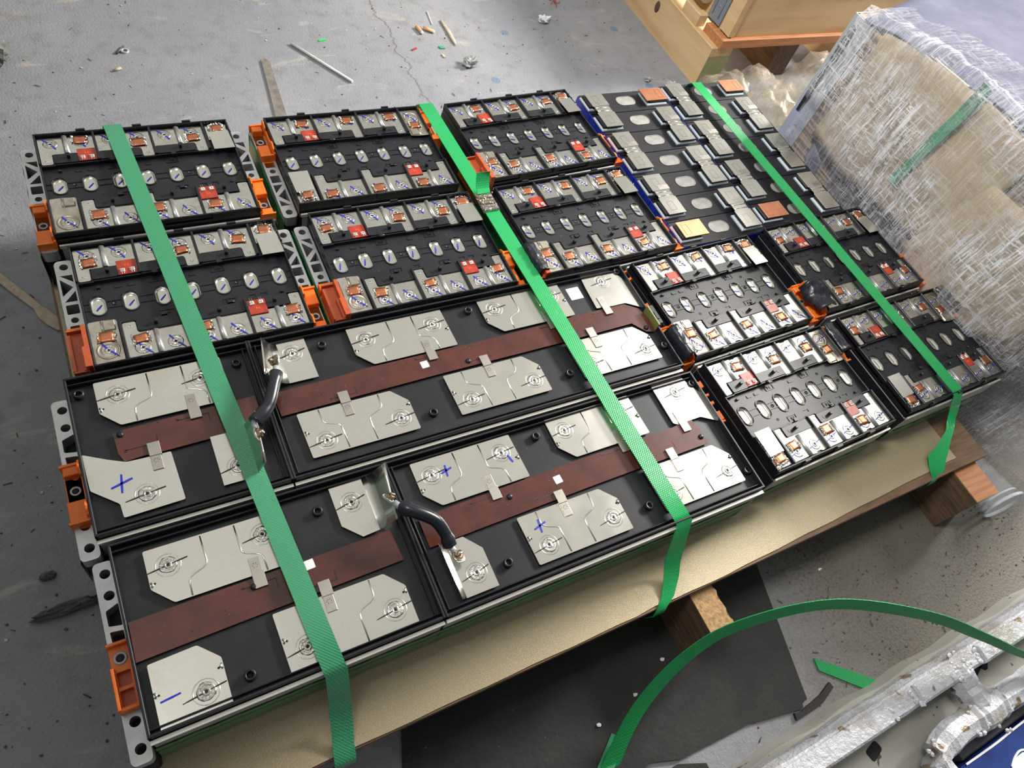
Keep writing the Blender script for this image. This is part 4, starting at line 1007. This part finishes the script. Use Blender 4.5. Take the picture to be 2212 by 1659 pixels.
def beam(P, r, name='cross_beam', m=WHITE, flat=.8, jit=.003, seed=1):
    rr = random.Random(seed); Q = catmull(P, 5); g = G(m)
    g.tube([q - O + Vector((0, 0, rr.uniform(-jit, jit) * .5)) for q in Q], [r * (1 + rr.uniform(-.05, .06)) for _ in Q], 8, flat=flat)
    for f in g.b.faces: f.smooth = False
    for q in (Q[0], Q[-1]):
        for k in range(7): g.blob(q - O + Vector((rr.uniform(-.5, .5) * r, rr.uniform(-.9, .9) * r, r * flat * .72)), .0042, .0042, .0028, 1, .25, k)
    return obj(name, g, t)
beam([(1.040, -1.4330, .078), (1.090, -1.4230, .080), (1.150, -1.4230, .080)], .0230, seed=2)
beam([(1.2150, -1.4230, .078), (1.290, -1.4250, .080), (1.420, -1.4220, .080), (1.72, -1.4220, .080)], .0230, seed=3)
beam([(1.172, -1.345, .086), (1.176, -1.372, .082), (1.178, -1.405, .080), (1.186, -1.440, .072)], .0270, seed=5, jit=.005)
beam([(1.030, -1.4330, .078), (1.040, -1.470, .074), (1.050, -1.540, .070)], .0250, seed=6, jit=.005)
beam([(1.140, -1.423, .078), (1.180, -1.424, .081), (1.2250, -1.423, .078)], .0265, seed=7, jit=.006)
g = G(WHITED); g.box(.62, -1.475, .004, 1.190, -1.350, .012); g.box(1.19, -1.43, .004, 1.76, -1.35, .012)
obj('floor_pan', G(WHITED).prism([tuple((Vector((x, y, 0)) - O).xy) for x, y in ((.62, -1.352), (1.76, -1.352), (1.76, -1.43), (1.190, -1.43), (1.06, -1.475), (.62, -1.475))], .024, .034), t)
g.b.free()
def stain(P): o = obj('black_stain', G(DARK).prism([tuple((Vector((x, y, 0)) - O).xy) for x, y in P], .034, .0346), t); o['label'] = 'black smear in the pan'
stain(roundpoly([(.955, -1.385), (.985, -1.378), (.990, -1.395), (.960, -1.405)], .006))
for x, y, rx in ((1.245, -1.375, .040), (1.29, -1.372, .016)): stain([(x + rx * math.cos(a), y + .010 * math.sin(a) * (1 + .4 * math.sin(3 * a))) for a in [2 * PI * k / 14 for k in range(14)]])
# navy box with a white mark and a dark tray behind the casting
t = thing('navy_case', 'navy blue painted case with a pale curved mark, below the white frame', 'case', (1.20, -1.50, 0))
g = G(NAVY); g.bev(-.110, -.12, .0, .26, .028, .060, .004); obj('case', g, t)
g = G(PAPER); g.ribbon([(p, (0, 0, .0009)) for p in catmull([(-.02, -.012, .0606), (.0, -.004, .0606), (.022, -.003, .0606), (.050, -.020, .0606)])], .003); g.prism([(-.022, -.014), (.0, -.006), (.020, -.006), (.045, -.022), (.03, -.06), (-.01, -.06)], .0598, .0604); o = obj('pale_mark', g, t); o['label'] = 'cream painted mark'
g = G(PAPER); g.ribbon([(p, (0, .0016, 0)) for p in catmull([(-.10, .0275, .0602), (-.02, .0262, .0606), (.06, .0275, .0602), (.2, .026, .0602)])], .0012); o = obj('worn_edge', g, t); o['label'] = 'worn pale edge'
g = G(mat('charcoal_sheet', (.035, .036, .045), .5)); g.bev(1.09 - 1.2, -.02, 0, 1.75 - 1.2, .016, .056, .003)
tag(obj('charcoal_panel', g, None, (1.215, -1.4480, 0)), 'charcoal panel between the white frame and the navy case', 'panel')

# ------------------------------------------------------------------ plastic cup
t = thing('plastic_cup', 'crushed clear plastic cup lying by the front right stringer', 'cup', (1.60, -1.125, .045))
M = RX(PI / 2 - .15, 0, -.12)
g = G(CUPM); g.lathe([(.0280, -.10), (.0300, -.096), (.0300, -.090), (.0335, -.050), (.0375, 0), (.0405, .022), (.0425, .024), (.0425, .027), (.0400, .0275), (.0368, 0), (.0328, -.050), (.0290, -.090), (.0005, -.093)], (0, 0, 0), 28, M=M, cap=False, jit=.05)
obj('wall', g, t)
g = G(CUPR); g.lathe([(.0435, .025), (.0455, .028), (.0445, .032), (.0420, .032), (.0415, .026)], (0, 0, 0), 28, M=M, cap=False); g.lathe([(.0395, .012), (.0405, .014), (.0395, .016)], (0, 0, 0), 28, M=M, cap=False); obj('rim', g, t)
g = G(CUPR)
for rr_, zz_ in ((.0290, -.0965), (.0225, -.0945)): g.lathe([(rr_ - .002, zz_), (rr_, zz_ - .0015), (rr_ + .002, zz_)], (0, 0, 0), 28, M=M, cap=False)
obj('base_ring', g, t)
tag(obj('blue_straw_scrap', G(mat('sky_blue_plastic', (.05, .30, .62), .4)).tube([(0, 0, .004), (.012, .010, .004), (.030, .020, .004)], .0035, 8, flat=.5), None, (1.565, -1.075, 0)), 'bright blue plastic sliver near the plastic cup rim', 'scrap')

# ------------------------------------------------------------------ wooden crate on a pallet, back right
t = thing('wooden_pallet', 'pale pine pallet under the wooden crate at the back right', 'pallet', (1.745, .29, 0))
def plank(name, x0, y0, z0, x1, y1, z1, m, lab=None, r=.003):
    g = G(m); g.bev(x0, y0, z0, x1, y1, z1, r); o = obj(name, g, t)
    if lab: o['label'] = lab
    return o
p = plank('skid', 0, 0, 0, .085, 1.3, .128, WOOD)
g = G(mat('knot', (.09, .05, .04), .6)); g.lathe([(.018, 0), (.012, .0004), (.002, .0004)], (0, 0, 0), 14, M=Matrix.Translation((-.0003, .285, .078)) @ Matrix.Rotation(-PI / 2, 4, 'Y') @ Matrix.Diagonal((1, .65, 1, 1))); o = obj('knot', g, p); o['label'] = 'dark wood knot'
g = G(mat('green_paint', (.20, .24, .09), .7, col2=(.30, .26, .13), vs=30)); g.box(.001, -.0008, .002, .084, 0, .100); o = obj('end_stain', g, p); o['label'] = 'green stain on the plank end'
plank('skid', .31, .02, 0, .395, 1.3, .128, WOODD)  # dark middle skid added to block light under the pallet
plank('skid', .62, 0, 0, .705, 1.3, .128, WOOD)
plank('deck_board', .020, -.006, .128, .90, .085, .156, WOODO)
for k in range(3): plank('deck_board', .020, .30 + .33 * k, .128, .90, .40 + .33 * k, .156, WOODX)
plank('block', .004, .105, .128, .036, .185, .165, WOOD)
t = thing('wooden_crate', 'pale wooden crate with a blue-grey metal corner strip, standing on the pallet', 'crate', (1.785, .297, .1565))
z1 = .21
g = G(WOODX); g.bev(.022, .0, .0, .80, .016, z1, .002); obj('front_panel', g, t)
g = G(WOOD); g.bev(0, -.006, .004, .022, .040, z1, .003); obj('corner_post', g, t)
g = G(WOOD); g.bev(.004, .040, .0, .020, .90, z1, .002); obj('side_panel', g, t)
g = G(mat('blue_grey_steel', (.30, .34, .39), .4, .6)); g.bev(-.0035, .045, .006, .0035, .105, z1, .001)
for y in (.060, .090): g.tube([(-.0036, y, .02), (-.0036, y, z1)], .0018, 6)
for z in (.05, .15): g.lathe([(.004, 0), (.003, .0012)], (0, 0, 0), 10, M=Matrix.Translation((-.0035, .075, z)) @ Matrix.Rotation(-PI / 2, 4, 'Y'))
o = obj('metal_strip', g, t); o['label'] = 'blue-grey pressed metal strip'
for k in range(3):
    g = G(WOOD); g.tube([(-.02, .115 + .25 * k, .055 + .01 * k), (-.02, .25 + .25 * k, .06 + .01 * k)], .028, 12, flat=.8); obj('side_batten', g, t)

# ------------------------------------------------------------------ film wrapped crate on the right
X0 = 1.652
t = thing('plywood_crate', 'plywood crate with perforated metal corner bracket under the stretch film', 'crate', (X0, -.12, 0))
g = G(PLY); g.bev(.004, -.74, .0, .80, 0, .50, .004); obj('box', g, t)
g = G(STEEL); g.prism([(-.060, .0), (.0, .0), (.0, .50), (-.060, .50)], -.0012, .0012, [circ(-.030, .14 + .0, .0065, 10), circ(-.034, .215, .0065, 10), circ(-.034, .32, .0065, 10), circ(-.030, .40, .0065, 10)], M=Matrix.Translation((.0020, .0, 0)) @ Matrix(((0, 0, 1, 0), (1, 0, 0, 0), (0, 1, 0, 0), (0, 0, 0, 1))))
g.box(.002, -.001, 0, .06, .0015, .5)
g.use(DARK)
pts = [(-.010, .250), (-.022, .252), (-.026, .30), (-.024, .36), (-.030, .43), (-.026, .475), (-.014, .482), (-.008, .44), (-.012, .36), (-.008, .30)]
g.prism(pts, .0012, .0016, M=Matrix.Translation((.0000, .0, 0)) @ Matrix(((0, 0, -1, 0), (1, 0, 0, 0), (0, 1, 0, 0), (0, 0, 0, 1))))
o = obj('corner_bracket', g, t); o['label'] = 'zinc corner bracket with holes and a dark smear'
def sheet_thing(name, label, cat, P, th, m, loc, amp=.008, freq=9.0, ax=0):
    """bent card: P = quad strip of (one edge, other edge) points, with a little crumple"""
    from mathutils import noise
    g = G(m); rows = []; nv = 10
    for i in range(len(P) - 1):
        for k in range(6 if i < len(P) - 2 else 7):
            u = k / 6; a = Vector(P[i][0]).lerp(Vector(P[i + 1][0]), u); b = Vector(P[i][1]).lerp(Vector(P[i + 1][1]), u); row = []
            for j in range(nv + 1):
                p = a.lerp(b, j / nv); d = noise.fractal((p + Vector(loc)) * freq, 1, 2, 3) * amp
                p = p + (Vector((d, 0, 0)) if ax == 0 else Vector((0, 0, d))); row.append(g.v(p))
            rows.append(row)
    for a, b in zip(rows, rows[1:]):
        for j in range(nv): g.face([a[j], b[j], b[j + 1], a[j + 1]], True)
    ex = bmesh.ops.extrude_face_region(g.b, geom=g.b.faces[:])
    bmesh.ops.translate(g.b, verts=[e for e in ex['geom'] if isinstance(e, bmesh.types.BMVert)], vec=(th, th * .3, th * .5))
    return tag(obj(name, g, None, loc), label, cat)
sheet_thing('dark_sheet', 'dark grey card low behind the film beside the two right modules', 'cardboard', [((0, 0, 0), (.0, 0, .27)), ((-.002, -.3, 0), (.0, -.3, .25)), ((-.002, -.50, 0), (.0, -.50, .23)), ((.05, -.60, 0), (.06, -.60, .22))], -.003, CARDD, (X0 - .007, -.33, .002), .003)
sheet_thing('cardboard_sheet', 'beige cardboard panel behind the film, right of the metal bracket', 'cardboard', [((0, 0, 0), (.004, 0, .27)), ((-.002, -.13, -.02), (.006, -.12, .30)), ((-.004, -.30, .0), (.006, -.34, .31)), ((-.003, -.42, .02), (.004, -.44, .30))], -.004, CARD, (X0 - .010, -.215, .245), .005)
sheet_thing('cardboard_sheet', 'large beige cardboard bulging behind the film above the front right module', 'cardboard', [((0, 0, 0), (.02, 0, .22)), ((-.035, -.10, -.02), (-.01, -.10, .24)), ((-.040, -.22, -.015), (.0, -.24, .25)), ((.01, -.31, .02), (.07, -.33, .26))], -.004, CARD, (X0 - .012, -.570, .225), .006)
sheet_thing('lilac_top_sheet', 'lilac sheet coloured like reflected sky, on top of the film wrapped crate', 'paper', [((-.004, -.10, .0), (.50, -.02, .06)), ((-.010, -.26, .03), (.50, -.2, .10)), ((-.008, -.44, .055), (.50, -.46, .10)), ((.01, -.66, .045), (.50, -.70, .06)), ((.03, -.86, .0), (.50, -.88, .02))], .003, LILAC, (X0, -.05, .508), .012, 7, 2)  # lilac tone stands in for sky reflected in the top film
sheet_thing('paper_scrap', 'small lilac paper scrap low between film and the blue pack corner', 'paper', [((0, 0, 0), (.002, .005, .05)), ((-.002, -.05, -.012), (.0, -.045, .03))], -.0015, LILAC, (X0 - .006, -.235, .185))
g = G(STRAP); g.ribbon([((0.0000, 0.0000, 0.0000), (0, 0.0120, 0.0003)), ((0.0000, 0.0020, -0.0770), (0, 0.0120, 0.0009)), ((0.0000, 0.0110, -0.1480), (0, 0.0119, 0.0012)), ((0.0000, 0.0160, -0.2150), (0, 0.0120, 0.0008)), ((0.0000, 0.0190, -0.2640), (0, 0.0120, 0.0007))], .0012)
tag(obj('packing_strap', g, None, (1.6250, -0.4840, 0.5810)), 'green strap running diagonally under the stretch film', 'strap')
def noise3(x, y, s):
    from mathutils import noise
    return noise.noise(Vector((x * s, y * s, s * .37)))
def film_wall():
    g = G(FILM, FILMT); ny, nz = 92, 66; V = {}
    from mathutils import noise
    for i in range(ny + 1):
        for j in range(nz + 1):
            u, v_ = i / ny, j / nz; y = -.155 - 1.0 * u
            # path over the edge: up the side wall, then back over the top
            s = v_ * (.60 + .34)
            hz = .50 + .05 * math.sin(PI * min(1, u * 1.1)) + (.015)
            if s < hz: x, z = X0 - .032, .003 + s
            else:
                q = s - hz; x, z = X0 - .032 + q * 1.0, .003 + hz + .012 - .02 * q
            r = noise.fractal(Vector((y * 7, s * 7, 1.3)), 1, 2, 5) * .020; r2 = 1 - abs(noise.noise(Vector((y * 26 + s * 9, s * 15, 4)))) ; r3 = 1 - abs(noise.noise(Vector((y * 60, s * 70, 9))))
            bulge = .030 * math.exp(-((u - .62) / .22) ** 2 - ((s - .33) / .16) ** 2)
            off = r * .55 + r2 * .009 + r3 * .003 + bulge
            if y < -.90: x += (-.90 - y) * .55
            if s < .22 and y < -.5: x += .040 * (1 - s / .22) * min(1, (-.5 - y) / .2)
            pinch = .016 * math.exp(-((s - .12) / .07) ** 2)
            if s < hz: x -= off - pinch
            else: z += off
            if u < .12 and s < .30: x += .020 * (1 - u / .12)
            V[i, j] = g.v((x - X0, y + .12, max(z, .001)))
    for i in range(ny):
        for j in range(nz):
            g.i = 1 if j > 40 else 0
            g.face([V[i, j], V[i + 1, j], V[i + 1, j + 1], V[i, j + 1]], True)
    return g
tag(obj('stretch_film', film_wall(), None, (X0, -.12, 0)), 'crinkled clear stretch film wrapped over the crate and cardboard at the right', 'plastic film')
def crumple(name, label, c, rx, ry, rz, seed, m=FILMC):
    from mathutils import noise
    t = bmesh.new(); bmesh.ops.create_icosphere(t, subdivisions=4, radius=1); g = G(m); V = {}
    for v in t.verts:
        p = v.co; k = 1 + .30 * noise.fractal(p * 1.4 + Vector((seed, 0, 0)), 1, 2, 4) - .16 * (1 - abs(noise.noise(p * 4.5 + Vector((0, seed, 0)))))
        V[v.index] = g.v((p.x * rx * k, p.y * ry * k, max(p.z * rz * k + rz * .8, .001)))
    for f in t.faces: g.face([V[v.index] for v in f.verts], True)
    t.free(); return tag(obj(name, g, None, c), label, 'plastic film', 'crumpled clear film between crate and bracket')
crumple('crumpled_film', 'crumpled clear film bag right behind the back right cell pack corner', (1.715, .130, 0), .080, .095, .085, 1)
crumple('crumpled_film', 'crumpled clear film bag close to the bottom of the metal bracket', (1.730, -.015, 0), .070, .110, .115, 5)
crumple('crumpled_film', 'crumpled clear film bag under the wooden crate', (1.860, .130, 0), .110, .110, .085, 9)

crumple('crumpled_film', 'crumpled clear film bag filling the gap right of the metal bracket top', (2.02, .085, 0), .150, .120, .12, 13)
crumple('crumpled_film', 'big crumpled film bag deepest behind the plywood crate', (2.28, .10, 0), .16, .13, .12, 17)

# ------------------------------------------------------------------ litter on the back floor
def stick(name, label, cat, P, r, m, flat=1.0, n=8, group=None):
    o = Vector(P[0]); g = G(m); g.tube([Vector(p) - o for p in P], r, n, flat=flat)
    return tag(obj(name, g, None, o), label, cat, group)
stick('plastic_straw', 'white plastic straw lying on the back floor', 'straw', [(.5885, .5700, .0040), (.6955, .4060, .0040)], .0036, STRAWW)
stick('wood_spatula', 'pale chewed wooden stirrer at the left edge pointing to the stack', 'wooden stick', [(-.170, .020, .004), (-.1240, -.0610, .004), (-.0960, -.1080, .004), (-.0720, -.1480, .004), (-.0640, -.1660, .004), (-.0530, -.1850, .004), (-.0440, -.2030, .004), (-.0420, -.2080, .004)], [.0075, .0078, .0085, .0070, .0115, .0120, .0070, .0020], STRAW, .28, 12)
BUTTS = 'cigarette butts on the back floor'
for lab, x, y, a in (('flat orange cigarette butt lying left of the other', .9580, .6100, 1.75), ('round orange cigarette butt right against the flat one', .9840, .6080, 2.45)):
    g = G(FILTER); d = Vector((math.cos(a), math.sin(a), 0)); g.tube([-d * .014, d * .014], .0055, 12, flat=.75); g.use(PAPER).tube([-d * .0142, -d * .020], [.0054, .0035], 12, flat=.75)
    tag(obj('cigarette_butt', g, None, (x, y, .0045)), lab, 'cigarette butt', BUTTS)
stick('wood_splinter', 'thin pale wood splinter right of the cigarette butts', 'splinter', [(1.0420, .6520, .003), (1.0440, .6000, .003), (1.0420, .5550, .003), (1.0400, .5340, .003)], [.0035, .0065, .0060, .0012], STRAW, .45)
stick('wood_splinter', 'needle thin white sliver above the cigarette butts', 'splinter', [(1.0170, .6960, .002), (1.0080, .6340, .002)], .0012, PAPER)
def wad(name, label, c, r, seed, m):
    from mathutils import noise
    t = bmesh.new(); bmesh.ops.create_icosphere(t, subdivisions=3, radius=1); g = G(m); V = {}
    for v in t.verts:
        k = 1 + .8 * noise.fractal(v.co * 1.8 + Vector((seed, 2, 0)), 1, 2, 3); V[v.index] = g.v((v.co.x * r * k, v.co.y * r * .8 * k, max(.0005, (v.co.z * .6 + .5) * r * k)))
    for f in t.faces: g.face([V[v.index] for v in f.verts])
    t.free(); return tag(obj(name, g, None, c), label, 'paper scrap')
wad('paper_wad', 'crumpled white tissue wad on the floor before the pallet', (1.378, .632, 0), .017, 3, PAPER)
wad('paper_wad', 'torn grey tissue wad on the floor below the splinter', (1.045, .448, 0), .019, 8, GREYP)
wad('dark_crumb', 'dark green crumbly lump by the blue pack back edge', (1.598, .232, 0), .015, 5, mat('dark_green_lump', (.05, .07, .045), .8))
wad('grey_crumb', 'small grey paper crumb left of the pallet skid', (1.590, .330, 0), .010, 15, GREYP)
wad('grey_crumb', 'curled grey crumb next to the pallet skid', (1.650, .290, 0), .014, 19, GREYP)
flat('green_scrap', 'tiny bright green plastic scrap beside the straw', 'scrap', [(.6640, .5840), (.6840, .5890), (.6850, .5830), (.6640, .5770)], 0, .002, mat('lime_plastic', (.03, .50, .12), .4))
flat('green_scrap', 'tiny dark green square chip under the splinter', 'scrap', [(.9870, .5360), (1.0000, .5350), (1.0030, .5240), (.9890, .5240)], 0, .003, GRN2)
flat('red_scrap', 'tiny red wire scrap below the cigarette butts', 'scrap', [(.9030, .5260), (.9180, .5340), (.9210, .5300), (.9050, .5220)], 0, .003, REDB)
flat('cream_scrap', 'tiny cream chip under the dark green chip', 'scrap', [(.9810, .4990), (.9870, .5010), (.9890, .4860), (.9830, .4850)], 0, .003, STRAW)
g = G(REDB)
for k in range(5): g.tube([(0, 0, .003), (.012 * math.cos(k), .012 * math.sin(k), .004 + .002 * k), (.022 * math.cos(k + .4), .022 * math.sin(k + .4), .003)], .0011, 5)
tag(obj('red_wire_scrap', g, None, (1.468, .722, 0)), 'red wire tangle at the top edge of the picture', 'scrap')
g = G(STEEL); g.lathe([(.0095, 0), (.0095, .003), (.0048, .003), (.0048, 0)], (0, 0, 0), 20, cap=False); tag(obj('metal_washer', g, None, (.1990, .5700, 0)), 'white metal washer ring on the back floor', 'washer')
stick('metal_pin', 'dark pin lying against the washer', 'pin', [(.1800, .5600, .0026), (.1995, .5850, .0026)], .0026, mat('grey_iron', (.12, .12, .12), .5, .6))
stick('wood_chip', 'small cream wood chip left of the middle of the back floor', 'wood chip', [(.1640, .4980, .003), (.1800, .5060, .003)], .0035, STRAW, .6)
flat('grey_strip', 'grey cut strip of rag behind the second module from left', 'scrap', [(.4960, .5080), (.5050, .5160), (.5150, .5020), (.4950, .2500), (.4650, .2400), (.4820, .3800)], 0, .004, BROWNP)
def lump(name, label, c, rx, ry, rz, seed):
    g = G(CEM); g.blob((0, 0, rz * .6), rx, ry, rz, 3, .22, seed); return tag(obj(name, g, None, c), label, 'rubble')
lump('cement_lump', 'dark grey cement ridge left of the near long module', (-.1050, -.7060, 0), .046, .0085, .009, 2)
lump('cement_lump', 'small cement flake left of the far long module front', (-.1250, -.6480, 0), .011, .006, .005, 3)
# plastic bag corner at the left edge
g = G(mat('dark_clear_bag', (.20, .22, .20), .25, coat=.5, col2=(.08, .09, .07), vs=30, bump=(40, .8, .004))); g.blob((0, 0, .016), .030, .042, .024, 3, .3, 5); tag(obj('plastic_bag', g, None, (-.064, .572, 0)), 'dark crumpled plastic bag corner at the upper left edge', 'bag')
# grit
rnd = random.Random(21)
g = G(mat('grit', (.10, .095, .09), .9)); PALE = mat('pale_grit', (.52, .51, .49), .9); BRW = mat('brown_grit', (.09, .055, .035), .9)
def inside(x, y): return (-.07 < x < 1.56 and -1.06 < y < .06)
for k in range(900):
    if k < 430: x, y = rnd.uniform(-.2, 1.75), rnd.uniform(.04, .95)
    elif k < 560: x, y = rnd.uniform(-.26, -.06), rnd.uniform(-1.0, .1)
    else: x, y = rnd.uniform(.80, 1.66), rnd.uniform(-1.31, -1.03)
    if inside(x, y): continue
    g.use([g.m[0], PALE, BRW][0 if rnd.random() < .5 else (1 if k < 560 and rnd.random() < .6 else 2)])
    r = rnd.uniform(.0008, .0026); a = rnd.uniform(0, PI)
    if rnd.random() < .3: g.tube([(x, y, r * .6), (x + r * 5 * math.cos(a), y + r * 5 * math.sin(a), r * .6)], r * .35, 4)
    else: g.blob((x, y, r * .4), r, r * rnd.uniform(.5, 1.2), r * .6, 1, .3, k)
tag(obj('floor_grit', g), 'fine grit, splinters and metal chips scattered over the floor', 'debris', kind='stuff')
CH = 'pale crumbs on the black mat'
for k, (x, y, lab) in enumerate(((.7135, -1.1215, 'white crumb beside the tan topped stringer'), (.640, -1.150, 'pale crumb on the black mat left of the stringer'), (.560, -1.165, 'pale crumb on the black mat near the strap end'), (1.115, -1.105, 'white paint flake on the bare floor right of the mat'))):
    g = G(PAPER); g.blob((0, 0, .002), .0045, .0032, .0025, 1, .4, k); tag(obj('crumb', g, None, (x, y, .0058 if x < 1 else 0)), lab, 'crumb', CH)
